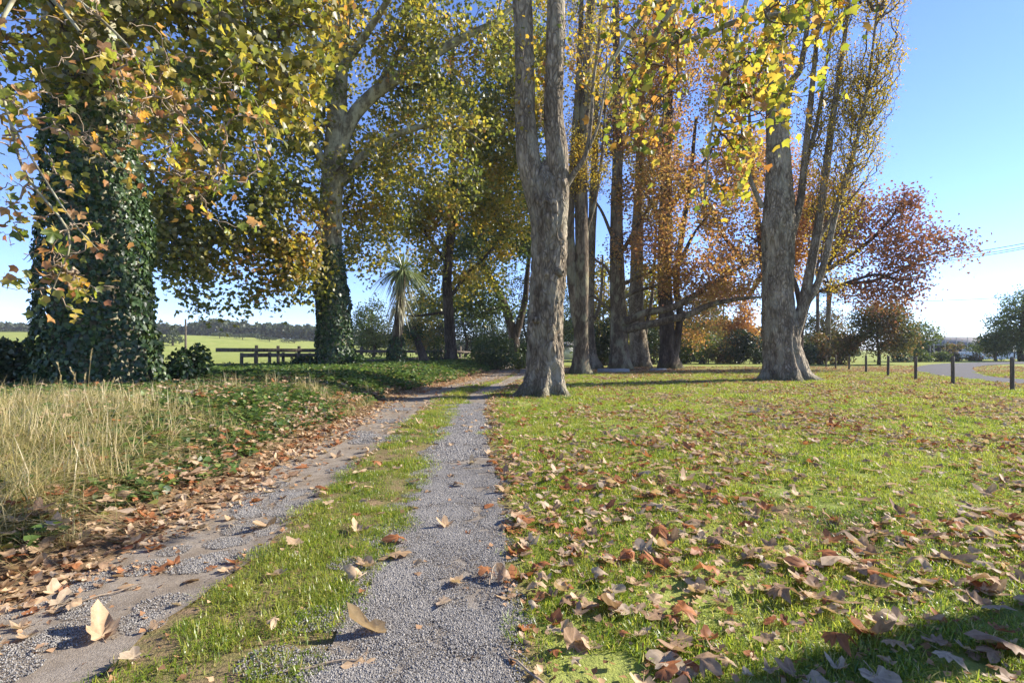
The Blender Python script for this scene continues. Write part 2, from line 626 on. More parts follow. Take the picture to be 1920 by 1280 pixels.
M["gum_red"] = leaf_mat("sweetgum_leaf_red", [(0, (.33, .19, .055)), (.3, (.31, .135, .05)), (.65, (.23, .085, .042)), (1, (.13, .05, .035))], 0.45, 0.06)
M["gum_pink"] = leaf_mat("sweetgum_leaf_pink", [(0, (.32, .24, .05)), (.3, (.41, .22, .06)), (.65, (.35, .15, .055)), (1, (.22, .09, .045))], 0.5, 0.05)
M["poplar_yellow"] = leaf_mat("poplar_leaf_yellow", [(0, (.14, .15, .02)), (.45, (.40, .31, .03)), (.8, (.48, .29, .03)), (1, (.3, .14, .03))], 0.5, 0.04)
M["dark_green"] = leaf_mat("evergreen_leaf", [(0, (.012, .024, .008)), (.5, (.03, .055, .016)), (.85, (.06, .09, .025)), (1, (.13, .14, .04))], 0.25, 0.06)
M["mid_green"] = leaf_mat("shrub_leaf_green", [(0, (.035, .06, .015)), (.5, (.08, .12, .025)), (.85, (.15, .18, .035)), (1, (.26, .22, .05))], 0.4, 0.05)
M["brown_green"] = leaf_mat("shrub_leaf_brown", [(0, (.04, .06, .02)), (.4, (.10, .11, .03)), (.7, (.24, .14, .05)), (1, (.30, .10, .05))], 0.4, 0.05)
M["ivy"] = leaf_mat("ivy_leaf", [(0, (.016, .035, .012)), (.5, (.034, .07, .02)), (.85, (.07, .125, .032)), (1, (.16, .20, .05))], 0.28, 0.04, 0.42)
M["ivy_ground"] = leaf_mat("ivy_ground_leaf", [(0, (.04, .075, .018)), (.5, (.085, .15, .032)), (.85, (.16, .23, .05)), (1, (.34, .30, .08))], 0.4, 0.045, 0.45)
M["far_green"] = leaf_mat("far_leaf", [(0, (.03, .045, .028)), (.6, (.06, .08, .04)), (1, (.11, .12, .055))], 0.3, 0.02)
M["grass"] = leaf_mat("grass_blade", [(0, (.09, .15, .015)), (.4, (.19, .27, .024)), (.75, (.33, .37, .04)), (.92, (.46, .41, .09)), (1, (.52, .43, .2))], 0.55, 0.04, 0.4, tboost=1.4, patchy=True)
M["dry_grass"] = leaf_mat("dry_grass_blade", [(0, (.15, .19, .045)), (.3, (.36, .31, .12)), (.7, (.54, .43, .22)), (1, (.62, .52, .32))], 0.45, 0.03)
M["cabbage"] = leaf_mat("cabbage_tree_leaf", [(0, (.09, .14, .04)), (.5, (.19, .24, .09)), (1, (.38, .40, .2))], 0.3, 0.12, 0.35)
M["cabbage_dead"] = leaf_mat("cabbage_tree_dead_leaf", [(0, (.15, .13, .06)), (.5, (.32, .29, .16)), (1, (.48, .45, .30))], 0.3, 0.05)
LC = {"tan": [(0, (.50, .33, .19)), (.5, (.57, .41, .25)), (1, (.44, .28, .15))],
      "rust": [(0, (.33, .125, .05)), (.5, (.40, .17, .07)), (1, (.29, .10, .045))],
      "brown": [(0, (.33, .205, .12)), (.5, (.41, .27, .165)), (1, (.26, .155, .09))],
      "pale": [(0, (.50, .37, .25)), (.5, (.54, .42, .28)), (1, (.44, .33, .23))]}
for k_, st_ in LC.items():
    dk = tuple(c * 0.55 for c in st_[0][1])
    lt = tuple(min(.75, c * 1.25) for c in st_[1][1])
    M["fallen_" + k_] = leaf_mat("fallen_leaf_" + k_, st_, 0.3, 0.02, 0.5, vein=(lt, dk), tboost=1.2)


def stone_mat():
    m, nt, out = new_mat("gravel_stone")
    a = nd(nt, "ShaderNodeAttribute", attribute_name="rnd")
    surf(nt, out, ramp(nt, a.outputs["Fac"], [(0, (.16, .146, .13)), (.5, (.25, .23, .205)), (.85, (.33, .305, .27)), (1, (.44, .39, .32))]), 0.85)
    return m


M["stone"] = stone_mat()


def ground_mat():
    m, nt, out = new_mat("ground_cover")
    w = world_pos(nt)
    n1 = noise(nt, w, 0.35, 4)
    n2 = noise(nt, w, 6.0, 5, 0.7)
    n3 = noise(nt, w, 38.0, 4, 0.7)
    lawn = ramp(nt, n1, [(0.3, (.19, .235, .05)), (0.55, (.27, .295, .075)), (0.75, (.34, .325, .11))])
    lawn = mixc(nt, ramp(nt, n2, [(0.45, (0, 0, 0)), (0.7, (.5, .5, .5))]), lawn, (.13, .16, .03))
    lawn = mixc(nt, ramp(nt, n3, [(0.5, (0, 0, 0)), (0.75, (.5, .5, .5))]), lawn, (.33, .30, .11))
    soil = ramp(nt, n2, [(0.3, (.10, .07, .04)), (0.55, (.19, .13, .075)), (0.75, (.32, .22, .13))])
    a = nd(nt, "ShaderNodeAttribute", attribute_name="rnd")
    msk = math_(nt, 'ADD', a.outputs["Fac"], math_(nt, 'MULTIPLY', math_(nt, 'SUBTRACT', n2, 0.5), 0.5))
    msk = ramp(nt, msk, [(0.35, (0, 0, 0)), (0.65, (1, 1, 1))])
    col = mixc(nt, msk, lawn, soil)
    surf(nt, out, col, 1.0, math_(nt, 'ADD', n2, math_(nt, 'MULTIPLY', n3, 0.6)), 0.7, 0.04, 0.05)
    return m


M["ground"] = ground_mat()


def track_mat(name, dirt):
    m, nt, out = new_mat(name)
    w = world_pos(nt)
    big = noise(nt, w, 1.6, 4, 0.6)
    vor = nd(nt, "ShaderNodeTexVoronoi")
    vor.inputs["Scale"].default_value = 130.0
    nt.links.new(w, vor.inputs["Vector"])
    stone = ramp(nt, vor.outputs["Color"], [(0.1, (.13, .12, .11)), (0.5, (.24, .22, .195)), (0.9, (.36, .33, .29))])
    n3 = noise(nt, w, 60, 4, 0.7)
    fines = ramp(nt, n3, [(0.3, (.20, .155, .11)), (0.7, (.34, .275, .20))])
    col = mixc(nt, ramp(nt, big, [(0.4, (dirt,) * 3), (0.62, (dirt + .35,) * 3)]), stone, fines)
    n4 = noise(nt, w, 160, 3, 0.7)
    wet = noise(nt, w, 3.5, 5, 0.7)
    col = mixc(nt, ramp(nt, wet, [(0.42, (.55,) * 3), (0.56, (0, 0, 0))]), col, (.15, .115, .08))
    hg = math_(nt, 'ADD', math_(nt, 'MULTIPLY', n3, 0.5), n4)
    if dirt < .5:
        hg = math_(nt, 'SUBTRACT', hg, math_(nt, 'MULTIPLY', vor.outputs[0], .5))
    surf(nt, out, col, 0.97, hg, 0.7, 0.01, 0.1)
    return m


M["track"] = track_mat("gravel_track_surface", 0.25)
M["track_dirt"] = track_mat("dirt_track_surface", 0.55)
M["drive"] = plain_mat("drive_gravel", (.075, .07, .072), 1.0, 0.35, 14.0)

# ------------------------------------------------------------------ ground and tracks
def spaced(lo, hi, step, far_lo, far_hi, grow=1.22):
    xs = list(np.arange(lo, hi + 1e-6, step))
    s = step
    while xs[-1] < far_hi:
        s *= grow
        xs.append(xs[-1] + s)
    s = step
    while xs[0] > far_lo:
        s *= grow
        xs.insert(0, xs[0] - s)
    return np.array(xs)


def grid(X, Y, Z, b=None, rnd=0.5):
    r, c = X.shape
    idx = np.arange(r * c).reshape(r, c)
    F = np.stack([idx[:-1, :-1], idx[:-1, 1:], idx[1:, 1:], idx[1:, :-1]], -1).reshape(-1, 4)
    b = b or B()
    b.add(np.stack([X, Y, Z], -1).reshape(-1, 3), F, np.ravel(rnd) if np.ndim(rnd) else rnd)
    return b


xs = spaced(-9, 7, 0.16, -2200, 2200, 1.13)
ys = spaced(1.0, 18, 0.2, -60, 2600, 1.10)
XX, YY = np.meshgrid(xs, ys)
U = XX - tc(YY)
soil = sstep(-2.0, -2.5, U) * (1 - sstep(-13, -17, U)) * (1 - sstep(55, 75, YY))
soil = np.maximum(soil, 0.6 * sstep(0.35, 0.05, U) * sstep(-3, -2, U) * (1 - sstep(35, 45, YY)))
dd = np.hypot((XX - 7.2) / 5.5, (YY - 36.5) / 4.5)
soil = np.maximum(soil, 0.75 * sstep(1.2, 0.7, dd))
soil = np.maximum(soil, .62 * sstep(.60, .72, vn2(XX, YY, .8, 91) * .6 + vn2(XX, YY, 2.6, 92) * .4) * sstep(.3, .8, U) * (YY < 40))
ground = grid(XX, YY, gz(XX, YY), None, soil).build("ground", M["ground"], smooth=True, kind="structure")


def strip(name, e0, e1, y0, y1, mat, lift, ncol=12):
    ys_ = np.concatenate([np.arange(y0, 14, 0.14), np.geomspace(14, y1, 90)])
    t = np.linspace(0, 1, ncol)
    l = e0(ys_)
    r = e1(ys_)
    X = l[:, None] + (r - l)[:, None] * t
    Y = np.repeat(ys_[:, None], ncol, 1)
    Z = gz(X, Y) + lift - 0.014 * np.sin(PI * t)[None] * 0.5
    return grid(X, Y, Z).build(name, mat, smooth=True, kind="structure")


def e_r1(y):
    return tc(y) + 0.10 * (vn2(y, 0 * y, 3.1, 1) - .5) + 0.05 * (vn2(y, 0 * y, 11, 4) - .5)


def e_r0(y):
    return tc(y) - np.interp(y, [2, 3, 5, 9, 15, 25], [.84, .80, .72, .66, .6, .75]) + 0.16 * (vn2(y, 0 * y, 2.3, 2) - .5) + .08 * (vn2(y, 0 * y, 9, 6) - .5)


def e_l1(y):
    return tc(y) - np.interp(y, [2, 5, 9, 15, 20, 25], [1.66, 1.62, 1.45, 1.3, 1.2, 1.1]) + 0.16 * (vn2(y, 0 * y, 2.1, 8) - .5) + .08 * (vn2(y, 0 * y, 9, 12) - .5)


def e_l0(y):
    return tc(y) - np.interp(y, [2, 5, 9, 15, 25], [2.55, 2.48, 2.42, 2.45, 2.4]) + 0.2 * (vn2(y, 0 * y, 1.7, 3) - .5)


strip("gravel_wheel_track", e_r0, e_r1, -3, 60, M["track"], 0.012)
strip("dirt_wheel_track", e_l0, e_l1, -3, 60, M["track_dirt"], 0.012)


def ground_px(a, y):
    D = H * FPX / (y - HY)
    return ((a - CX) * D / FPX, D)


outer = [(2010, 731), (1920, 722), (1850, 716), (1790, 709), (1745, 703), (1716, 695), (1722, 688), (1750, 683.5), (1800, 681), (1880, 679), (2010, 678)]
inner = [(2010, 719), (1920, 712), (1870, 708), (1845, 703), (1830, 697), (1824, 692), (1832, 688.5), (1850, 686), (1880, 684), (1920, 683), (2010, 682)]
oo = resample([(*ground_px(*q), 0) for q in outer], 60)[0]
ii = resample([(*ground_px(*q), 0) for q in inner], 60)[0]
DRIVE = np.concatenate([oo[:, :2], ii[::-1, :2]])
t_ = np.linspace(0, 1, 8)[None, :, None]
RR = oo[:, None] * (1 - t_) + ii[:, None] * t_
grid(RR[..., 0], RR[..., 1], gz(RR[..., 0], RR[..., 1]) + 0.03).build("gravel_drive", M["drive"], smooth=True, kind="structure")

# ------------------------------------------------------------------ trees
def sample_vol(vol, n, clump=0.0, cscale=0.5, seed=0.0, shell=0.0):
    """n points spread through ellipsoids (centre, radii, weight), thinned by noise so that clumps and gaps appear"""
    w = np.array([v[2] if len(v) > 2 else v[1][0] * v[1][1] * v[1][2] for v in vol], float)
    w /= w.sum()
    res, have = [], 0
    while have < n:
        k = rng.choice(len(vol), n * 2, p=w)
        c = np.array([v[0] for v in vol])[k]
        r = np.array([v[1] for v in vol])[k]
        d = rdir(len(k)) * (rng.uniform(shell, 1, len(k)) ** (1 / 3.0))[:, None]
        p = c + d * r
        if clump > 0:
            p = p[vnoise(p * cscale + seed) > clump * rng.uniform(0.75, 1.25, len(p))]
        res.append(p)
        have += len(p)
    return np.concatenate(res)[:n]


def grow(nodes, dirs, targets, upright=False, droop=0.0, k=5):
    """joins every target to the nearest bit of wood so far; returns paths (n,k,3) and their node radii weights"""
    nodes = [np.asarray(nodes)]
    N = np.concatenate(nodes)
    cap = len(N) + len(targets) * (k - 1)
    ALL = np.zeros((cap, 3))
    DIR = np.zeros((cap, 3))
    OWN = -np.ones(cap, int)
    POS = np.zeros(cap, int)
    m = len(N)
    ALL[:m] = N
    DIR[:m] = dirs
    st = np.min(np.linalg.norm(targets[:, None, ::1] - N[None, ::3], axis=2), axis=1) if len(N) * len(targets) < 3e6 else np.linalg.norm(targets - N.mean(0), axis=1)
    order = np.argsort(st)
    paths = np.zeros((len(targets), k, 3))
    par = np.zeros(len(targets), int)
    parpos = np.zeros(len(targets), int)
    tt = np.linspace(0, 1, k)[:, None]
    for j, ti in enumerate(order):
        T = targets[ti]
        dv = T - ALL[:m]
        if upright:
            d = np.sqrt((dv[:, 0] * 2.4) ** 2 + (dv[:, 1] * 2.4) ** 2 + dv[:, 2] ** 2) + np.where(dv[:, 2] < 0.15, 3.0, 0)
        else:
            d = np.linalg.norm(dv, axis=1)
            d = d * (1.25 - 0.35 * np.sum(dv * DIR[:m], 1) / (d + 1e-6))
        q = int(np.argmin(d))
        p0 = ALL[q]
        L = np.linalg.norm(T - p0)
        ctrl = p0 + DIR[q] * 0.35 * L + (T - p0) * 0.25 + rng.normal(size=3) * 0.08 * L
        if upright:
            ctrl = p0 + (T - p0) * np.array([.75, .75, .35])
        ctrl[2] += droop * L
        path = (1 - tt) ** 2 * p0 + 2 * tt * (1 - tt) * ctrl + tt ** 2 * T
        path[1:-1] += rng.normal(size=(k - 2, 3)) * 0.035 * L
        paths[j] = path
        par[j] = OWN[q]
        parpos[j] = POS[q]
        ALL[m:m + k - 1] = path[1:]
        DIR[m:m + k - 1] = unit(np.diff(path, axis=0))
        OWN[m:m + k - 1] = j
        POS[m:m + k - 1] = np.arange(1, k)
        m += k - 1
    load = np.ones((len(targets), k))
    for j in range(len(targets) - 1, -1, -1):
        if par[j] >= 0:
            load[par[j], :parpos[j] + 1] += load[j, 0]
    return paths, load


def limb_mesh(b, pts, rad, rings, segs, **kw):
    V, F, C, r = stem(pts, rad, rings, segs, **kw)
    b.add(V.reshape(-1, 3), F)
    return C, r, V


def make_tree(name, label, base, trunks, limbs, vol, ntgt, nleaf, lsize, leafm, barkm, twigm=None, cat="tree", group=None,
              template=LOBED, twig_r=0.006, upright=False, droop=0.05, clump=0.42, cscale=0.5, spread=0.35, up=0.7, sag=0.5,
              leaf_t=(0.35, 1.0), seed=1.0, shell=0.0, tsides=4, more_leaves=None, maxr=0.12, lvar=0.25):
    root = thing(name, label, cat, base, group)
    nodes, dirs, got = [], [], []
    for i, t in enumerate(trunks):
        b = B()
        kw = dict(rings=t.get("rings", 36), segs=t.get("segs", 18), flare=t.get("flare"), rough=t.get("rough", .06), ridge=t.get("ridge", .04), seed=seed + i * 3.1, fz=t.get("fz", 1.2), fa=t.get("fa", 3.0))
        C, r, V = limb_mesh(b, t["pts"], t["rad"], **kw)
        o = b.build(t.get("name", "trunk" if i == 0 else "stem"), barkm, root, smooth=True)
        got.append((C, r, V))
        h = C[:, 2] > base[2] + t.get("bare", 3.0)
        if h.sum() > 1:
            nodes.append(C[h])
            dirs.append(unit(np.gradient(C, axis=0))[h])
    for i, l in enumerate(limbs):
        b = B()
        C, r, V = limb_mesh(b, l[0], l[1], rings=max(10, 4 * len(l[0])), segs=9, rough=.05, ridge=.03, seed=seed + 20 + i)
        b.build("limb", barkm, root, smooth=True)
        a = int(len(C) * (l[2] if len(l) > 2 else 0.35))
        nodes.append(C[a:])
        dirs.append(unit(np.gradient(C, axis=0))[a:])
    nodes, dirs = np.concatenate(nodes), np.concatenate(dirs)
    tg = sample_vol(vol, ntgt, clump, cscale, seed, shell)
    paths, load = grow(nodes, dirs, tg, upright, droop)
    R = np.minimum(twig_r * load ** 0.47, maxr)
    R[:, -1] *= 0.6
    tubes(paths, R, tsides).build("twigs", twigm or barkm, root, kind="stuff")
    if nleaf:
        k = rng.integers(0, len(paths), nleaf)
        t = rng.uniform(*leaf_t, nleaf) * (paths.shape[1] - 1.001)
        i = t.astype(int)
        f = (t - i)[:, None]
        pos = paths[k, i] * (1 - f) + paths[k, i + 1] * f + rng.normal(size=(nleaf, 3)) * spread * 0.5
        nr = rdir(nleaf) + np.array([0, 0, up])
        ax = rdir(nleaf) + np.array([0, 0, -sag])
        rnd = np.clip(0.55 * rng.uniform(0, 1, nleaf) + 0.45 * vnoise(pos * 0.6 + 31) * 1.3 - 0.05, 0, 1)
        sz = lsize * rng.uniform(1 - lvar, 1 + lvar, nleaf)
        place(template, pos, ax, nr, sz, None, rnd).build("crown", leafm, root, kind="stuff")
    return root, got, paths


def ivy_on(root, V, zlo, zhi, n, size, thick, seed=0.0, fade=1.0, name="ivy", lump=1.0):
    """ivy leaves hung over the surface of a stem given as rings of vertices"""
    rings, segs, _ = V.shape
    C = V.mean(1)
    zr = C[:, 2]
    t = rng.uniform(0, 1, n * 3)
    z = zlo + (zhi - zlo) * t ** 1.15
    keep = rng.uniform(0, 1, len(z)) < np.clip((zhi - z) / max(fade, 1e-3), 0, 1) ** 0.8
    z = z[keep][:n]
    n = len(z)
    i = np.clip(np.interp(z, zr, np.arange(rings)), 0, rings - 1.001)
    i0 = i.astype(int)
    fi = (i - i0)[:, None]
    a = rng.uniform(0, segs, n)
    a0 = a.astype(int)
    fa_ = (a - a0)[:, None]
    p = (V[i0, a0] * (1 - fa_) + V[i0, (a0 + 1) % segs] * fa_) * (1 - fi) + (V[i0 + 1, a0] * (1 - fa_) + V[i0 + 1, (a0 + 1) % segs] * fa_) * fi
    c = C[i0] * (1 - fi) + C[i0 + 1] * fi
    o = unit((p - c) * np.array([1, 1, 0.2]))
    lumps = vnoise(p * 0.9 + seed) ** 1.3 * .6 + .55 * vnoise(p * 2.6 + seed) ** 2
    low = np.exp(-(z - zlo) / 0.9)
    off = thick * (0.25 + 0.95 * lumps * lump + 0.35 * low) * np.clip((zhi - z) / max(fade, 1e-3), 0.25, 1) * rng.uniform(0.75, 1.08, n)
    pos = p + o * off[:, None]
    pos[:, 2] -= 0.02
    nr = o + np.array([0, 0, .35]) + rng.normal(size=(n, 3)) * .38
    ax = rng.normal(size=(n, 3)) * .55 + np.array([0, 0, -1.0])
    return place(IVY, pos, ax, nr, size * rng.uniform(.5, 1.45, n), None, rng.uniform(0, 1, n)).build(name, M["ivy"], root, kind="stuff")


def r_px(D, *px):
    return [q * D / FPX / 2 for q in px]


# --- the big ivied plane on the left (its low limbs hang over the verge towards the camera)
D1 = 12.75
b1 = base_at(195, D1)
t1_pts = Pl(D1, (197, 752), (192, 650), (186, 560), (182, 450), (176, 340), (168, 220), (164, 110), (162, 20))
limbs1 = [
    (Pl(D1, (172, 70), (205, 10), (250, -70), (340, -190), (470, -330)), [.42, .34, .28, .2, .1]),
    (Pl(D1, (150, 60), (110, -30), (60, -130), (-10, -280)), [.45, .36, .27, .15]),
    (Pl(D1, (165, 40), (175, -60), (180, -200), (200, -400)), [.5, .42, .33, .2]),
    (PD((150, 10, 12.4), (110, -90, 10.8), (60, -150, 9.2), (20, -150, 7.6), (60, -60, 6.8), (150, 60, 6.5)), [.26, .2, .13, .07, .03, .018], .55),
    (PD((60, -60, 6.9), (170, 20, 6.8), (260, 110, 6.9), (340, 230, 7.0), (430, 330, 7.1)), [.028, .02, .015, .011, .007], .2),
    (PD((60, -60, 6.8), (-10, 80, 6.4), (20, 230, 6.2), (50, 330, 6.1), (130, 440, 6.0), (100, 540, 6.0)), [.03, .02, .017, .014, .011, .006], .2),
    (PD((20, 230, 6.2), (80, 330, 6.0), (140, 420, 5.9), (185, 470, 5.9)), [.014, .011, .009, .005], .2),
    (PD((170, 150, 12.1), (250, 60, 11.6), (350, 10, 11.2), (470, 60, 10.8), (560, 170, 10.6)), [.16, .12, .09, .06, .03], .4),
]
vol1 = [(P(170, -330, 12.5), (6.5, 5.0, 4.2), 5.0), (P(60, -20, 11), (2.6, 2.0, 2.6), 2.2), (P(420, 0, 11.5), (3.0, 2.2, 2.6), 2.6),
        (P(480, 150, 10.8), (1.6, 1.5, 1.8), 1.0)]
root1, got1, _ = make_tree("plane_tree", "huge plane tree at the left with thick ivy cloaking its trunk", b1,
                           [dict(pts=t1_pts, rad=[.95, .88, .86, .84, .8, .76, .8, .85], rings=70, segs=36, flare=(.04, .6, 5), rough=.08, ridge=.035, bare=8)],
                           limbs1, vol1, 1000, 15000, .165, M["plane_green"], M["bark_plane"], M["twig_dark"], seed=2.0, spread=.32, sag=.7)
ivy_on(root1, got1[0][2], b1[2] + 0.0, b1[2] + 7.8, 19000, .10, .42, 3.0, fade=2.8)

# twigs and big leaves that hang from its low limbs, close to the camera: every leaf a part
volh = [(P(150, 190, 6.5), (1.35, .8, 1.5), 3.2), (P(360, 230, 7.0), (1.3, .7, 1.1), 2.2), (P(70, 480, 6.0), (.75, .5, .8), 2.2), (P(150, 545, 6.0), (.5, .4, .35), .9),
        (P(430, 380, 7.2), (.8, .5, .5), .6), (P(20, 330, 6.1), (.4, .4, .6), .6)]
hn, hd = [], []
for l in limbs1[3:7]:
    C, t = resample(l[0], 60)
    hn.append(C[14:])
    hd.append(unit(np.gradient(C, axis=0))[14:])
hp, hl = grow(np.concatenate(hn), np.concatenate(hd), sample_vol(volh, 330, .36, 1.4, 4.0), False, -0.05, k=6)
hp[:, 1:-1] += rng.normal(size=(len(hp), 4, 3)) * 0.025
Rh = np.minimum(.0042 * hl ** .45, .03)
Rh[:, -1] *= .5
tubes(hp, Rh, 5).build("hanging_twigs", M["twig_pale"], root1, kind="stuff")
NEAR = []
for i in range(10):
    NEAR.append(palmate(curl=[.2, -.3, .5, .1, -.5, .35, -.2, .6, .25, -.4][i], fold=[0.6, -.9, 1.2, -0.4, 1.6, .8, -1.3, 0.5, 2.0, -.7][i], cup=[.2, .1, .5, -.2, .3, 0, .4, .2, .1, .3][i], jag=.15, seed=40 + i))
near_mesh = {}


def near_leaf(mkey, v, mat):
    if (mkey, v) not in near_mesh:
        TV, TF, vein = NEAR[v]
        tv = TV.copy()
        tv[:, 1] += .10 * .5
        near_mesh[(mkey, v)] = B().add(tv, TF, vein).mesh("leaf", mat)
    return near_mesh[(mkey, v)]


def hang_leaves(root, pos, ax, nr, size, mkeys, name="leaf"):
    from mathutils import Matrix
    ax = unit(ax)
    nr = unit(nr - ax * np.sum(nr * ax, -1, keepdims=True))
    sd = np.cross(ax, nr)
    off = np.array(root.location)
    for i in range(len(pos)):
        mk = mkeys[i]
        o = bpy.data.objects.new(name, near_leaf(mk, int(rng.integers(0, 10)), M[mk]))
        s = size[i]
        m = np.eye(4)
        m[:3, 0], m[:3, 1], m[:3, 2], m[:3, 3] = sd[i] * s, ax[i] * s, nr[i] * s, pos[i] - off
        COL.objects.link(o)
        o.parent = root
        o.matrix_local = Matrix(m.tolist())


def leaf_spots(paths, n, t0=.35, spread=.05):
    k = rng.integers(0, len(paths), n)
    t = rng.uniform(t0, 1, n) * (paths.shape[1] - 1.001)
    i = t.astype(int)
    f = (t - i)[:, None]
    return paths[k, i] * (1 - f) + paths[k, i + 1] * f + rng.normal(size=(n, 3)) * spread


for nm, st in (("hang_green", [(0, (.10, .15, .02)), (1, (.22, .26, .03))]), ("hang_yellow", [(0, (.46, .37, .05)), (1, (.54, .41, .07))]),
               ("hang_lime", [(0, (.23, .27, .03)), (1, (.34, .35, .05))]), ("hang_orange", [(0, (.52, .25, .04)), (1, (.58, .33, .06))]), ("hang_tan", [(0, (.48, .28, .13)), (1, (.40, .20, .09))])):
    M[nm] = leaf_mat("leaf_" + nm[5:], st, 0.58, 0.03, 0.45, vein=(tuple(min(.8, c * 1.3) for c in st[1][1]), tuple(c * .6 for c in st[0][1])), tboost=1.35)
lp = leaf_spots(hp, 290, .4, .06)
hang_leaves(root1, lp, rng.normal(size=(290, 3)) * .6 + np.array([.2, 0, -.8]), rdir(290) + np.array([.3, -.2, .5]), rng.uniform(.12, .23, 290),
            rng.choice(["hang_green", "hang_yellow", "hang_lime", "hang_orange", "hang_tan"], 290, p=[.26, .22, .22, .14, .16]))
lp = leaf_spots(hp, 420, .3, .12)
place(LOBED, lp, rng.normal(size=(420, 3)) * .6 + np.array([.2, 0, -.7]), rdir(420) + np.array([.2, -.2, .4]), rng.uniform(.07, .13, 420)).build("small_leaves", M["over_tan"], root1, kind="stuff")

# --- second plane on the left, ivy to half its trunk
D2 = 24.0
b2 = base_at(628, D2)
t2_pts = Pl(D2, (629, 705), (628, 640), (624, 560), (620, 470), (621, 380), (626, 310), (631, 230), (634, 150), (640, 70), (650, -20), (655, -120), (660, -240))
limbs2 = [
    (Pl(D2, (636, 275), (662, 218), (700, 178), (740, 150), (800, 112), (870, 70), (930, 40), (975, 0)), [.36, .33, .3, .27, .22, .17, .12, .07]),
    (Pl(D2, (640, 345), (672, 300), (702, 278), (740, 255), (800, 236), (860, 240), (910, 270)), [.24, .2, .17, .15, .11, .07, .04]),
    (PD((612, 320, 24), (585, 265, 23.5), (545, 215, 23), (500, 170, 22.5), (450, 110, 22), (400, 40, 21.5), (360, -60, 21)), [.24, .21, .18, .15, .12, .09, .05]),
    (PD((608, 400, 24), (575, 362, 23.3), (520, 340, 22.6), (460, 325, 22), (400, 330, 21.4), (340, 360, 21)), [.17, .14, .11, .09, .06, .03]),
    (PD((700, 178, 24), (735, 120, 24.5), (770, 50, 25), (790, -50, 25.5)), [.2, .15, .1, .06]),
    (PD((640, 130, 24), (690, 60, 23), (740, -20, 22), (800, -120, 21)), [.2, .16, .12, .06]),
    (PD((630, 150, 24), (585, 80, 25), (540, 10, 26), (500, -90, 27)), [.2, .16, .12, .06]),
]
vol2 = [(P(610, 30, D2), (8.6, 5.5, 7.2), 6.0), (P(430, 260, 22.2), (3.6, 3.4, 3.6), 1.6), (P(300, 300, 20.5), (2.2, 2.2, 3.0), 1.0), (P(340, 440, 21), (1.7, 2.2, 1.7), .6), (P(555, 400, 22), (1.9, 2.4, 2.6), 1.0), (P(520, 520, 21.5), (2.2, 2.4, 1.9), .9), (P(760, 260, 25.5), (5.0, 4.0, 5.0), 2.6), (P(430, 500, 21.4), (2.6, 2.4, 2.2), 1.0),
        (P(690, 420, 26), (2.0, 2.5, 3.0), .7), (P(330, 180, 22), (2.5, 2.5, 5.0), 1.3), (P(880, 40, 25), (3.6, 3, 4.8), 2.4)]
root2, got2, _ = make_tree("plane_tree", "spreading plane tree with pale mottled upper trunk and ivied lower trunk beside the rail fence", b2,
                           [dict(pts=t2_pts, rad=[.72, .62, .58, .52, .5, .5, .44, .4, .36, .3, .25, .2], rings=80, segs=26, flare=(.3, .8, 5), rough=.06, ridge=.03, bare=7)],
                           limbs2, vol2, 2600, 46000, .185, M["plane_green"], M["bark_plane"], M["twig_dark"], seed=5.0, spread=.6, sag=.6, clump=.47, cscale=.42)
ivy_on(root2, got2[0][2], b2[2] - .05, b2[2] + 6.2, 7500, .115, .26, 7.0, fade=2.2)

# --- more planes behind, along the bend of the track
b3 = base_at(845, 36)
make_tree("plane_tree", "slim yellowing plane tree on the bank behind the cabbage tree", b3,
          [dict(pts=Pl(36, (846, 690), (844, 640), (841, 580), (838, 520), (846, 430), (850, 320), (845, 200), (850, 80)), rad=[.5, .38, .36, .33, .28, .22, .16, .1], rings=40, segs=12, flare=(.4, .5, 4), bare=3.5)],
          [(Pl(36, (843, 585), (815, 588), (780, 592), (745, 590)), [.13, .1, .07, .04]), (Pl(36, (842, 560), (880, 510), (920, 470), (950, 420)), [.15, .12, .09, .05]),
           (Pl(36, (842, 500), (800, 440), (770, 380), (750, 300)), [.14, .11, .08, .05])],
          [(P(850, 290, 36), (5.0, 4.5, 6.0), 5), (P(940, 330, 37), (3.2, 3.0, 6.0), 3), (P(985, 110, 37), (3.0, 2.6, 6.5), 3), (P(770, 430, 36), (2.6, 2.5, 4.2), 2), (P(850, 520, 36), (4.0, 3.0, 1.6), .9)],
          1050, 38000, .20, M["plane_gold"], M["bark_dark"], M["twig_dark"], seed=8.0, spread=.9, clump=.44, cscale=.4)
b3b = base_at(968, 47)
make_tree("plane_tree", "crooked forked tree leaning over the bush at the bend", b3b,
          [dict(pts=Pl(47, (968, 682), (964, 640), (958, 610), (945, 570), (925, 530), (900, 480), (880, 430)), rad=[.55, .45, .4, .36, .3, .22, .12], rings=36, segs=12, bare=3),
           dict(pts=Pl(47, (964, 640), (975, 600), (985, 560), (990, 500), (1000, 420)), rad=[.36, .32, .28, .2, .1], rings=30, segs=10, bare=3)],
          [(Pl(47, (945, 570), (915, 580), (880, 570), (840, 590)), [.2, .16, .11, .06])],
          [(P(920, 500, 47), (5.0, 4, 5.0), 4), (P(980, 380, 47), (4.5, 4, 5.5), 3), (P(860, 560, 48), (3.5, 3, 2.4), 1.4)],
          600, 17000, .25, M["mid_green"], M["bark_dark"], M["twig_dark"], seed=9.0, spread=1.0, clump=.44, cscale=.35)
b3c = base_at(775, 31)
